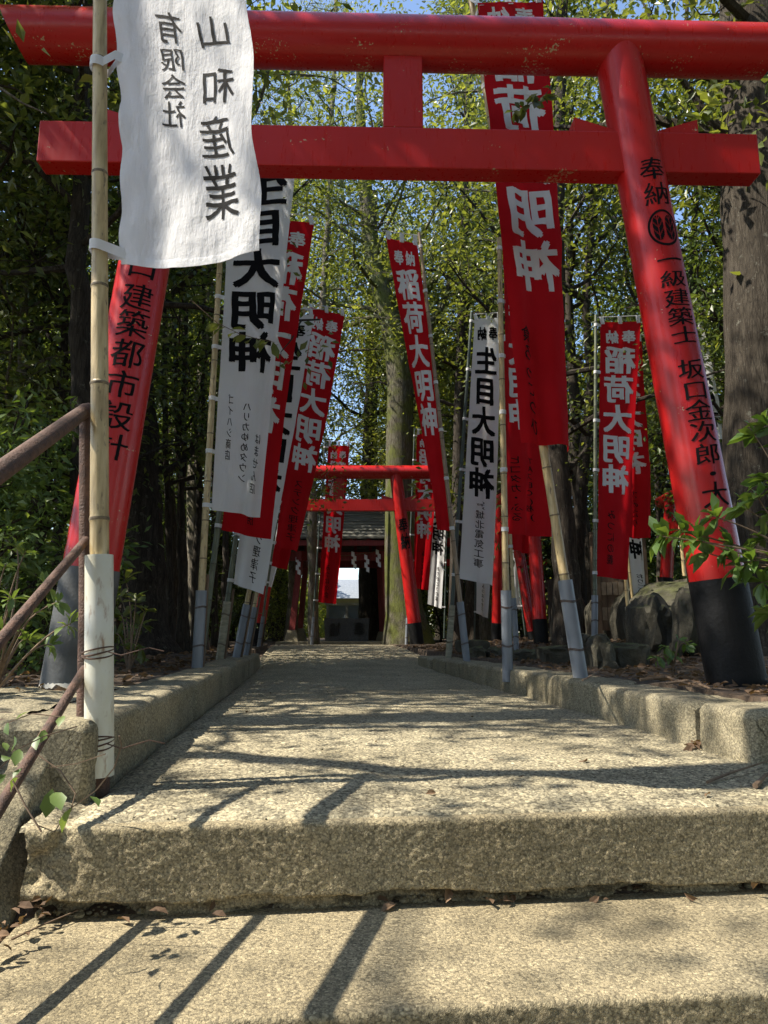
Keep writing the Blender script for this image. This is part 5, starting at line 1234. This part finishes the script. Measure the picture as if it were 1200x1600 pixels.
v, f = leaf_arrays(P, D, np.array([.062, .058, .05] + [.024 + .022 * rng.random() for _ in range(13)]), .27, np.random.default_rng(4), hexa=True)
link('foliage', mesh_np('foliage', v, f, M['leafb'], True), vn)

# ================================================================== LITTER
def litter(name, n, lr, tr, L, seed, zf, label, mat='dry', lift=.012, bias=None):
    r = np.random.default_rng(seed); l = r.uniform(*lr, n); t = tr[0] + (tr[1] - tr[0]) * r.random(n) ** 1.6
    P = LTarr(l, t, zf(l, t) + lift * r.random(n)); D = r.normal(size=(n, 3)) * np.array([1, 1, .25])
    v, f = leaf_arrays(P, D, L * (.5 + r.random(n)), .25, r, up=.8, fold=.5, hexa=True)
    tag(link(name, mesh_np(name, v, f, M[mat], False)), label, 'leaf litter', kind='stuff')
litter('leaf_litter', 5200, (1.76, 4.5), (2.3, 13), .055, 1, lambda l, t: ground_z(l, t), 'brown dead leaves on the soil right of the kerb')
litter('leaf_litter', 6000, (-5.5, -.84), (3.2, 13), .055, 2, lambda l, t: ground_z(l, t), 'brown dead leaves on the soil left of the kerb')
litter('leaf_litter', 26, (-.45, 1.4), (1.8, 9), .028, 3, lambda l, t: pathz(t) + .002, 'few scattered dead leaves on the path', lift=.004)
litter('leaf_litter', 26, (-.56, 1.5), (1.70, 1.745), .03, 4, lambda l, t: 0 * l - .188, 'dead leaves caught under the top step', lift=.012)
litter('leaf_litter', 30, (-.60, -.53), (1.52, 1.74), .026, 6, lambda l, t: 0 * l - .186 + .02 * (l < -.54), 'dead leaves in the corner of the step and curb', lift=.03)
litter('leaf_litter', 40, (1.42, 1.70), (2.58, 2.65), .045, 7, lambda l, t: 0 * l + .003, 'dead leaves in the gap of the right kerb', lift=.02)
def twig(label, pts, r_):
    mb = MB(); mb.tube(pts, list(np.linspace(r_, r_ * .5, len(pts))), 6); o = mb.obj('fallen_twig', M['wood']); tag(o, label, 'twig', 'fallen twigs')
twig('forked pale twig lying on the path at the right edge', [G(1105, 1222, .006), G(1140, 1208, .012), G(1165, 1200, .02), G(1215, 1184, .02)], .005)
twig('short tan twig at the right edge of the path', [G(1180, 1228, .006), G(1195, 1212, .01), G(1225, 1200, .012)], .008)
twig('dry stalk lying in the left corner of the lower step', [G(18, 1468, -.185), G(60, 1448, -.18), G(122, 1422, -.175)], .0025)
for i, (x, y, dx) in enumerate(((1060, 1050, 60), (1000, 1062, 80), (960, 1055, -50), (1085, 1040, 50), (1040, 1068, 70), (1020, 1040, 60))):
    twig(['dead stick on the soil beside the seedling', 'long dead stick behind the right kerb', 'short dead stick by the pointed stone', 'dead stick leaning at the right gate post', 'dead stick along the kerb edge', 'dead stick below the large boulder'][i], [G(x, y, .20), G(x + dx * .5, y - 5, .215), G(x + dx, y + 8, .205)], .008)
r = np.random.default_rng(8); n = 900; l = r.uniform(-.5, 1.42, n); t = 1.74 + 4 * r.random(n) ** 1.5
tag(pebbles('gravel', LTarr(l, t, pathz(t) + .001), .0018 + .004 * r.random(n) ** 3, M['path'], .6, 3), 'loose grit on the path', 'gravel', kind='stuff')
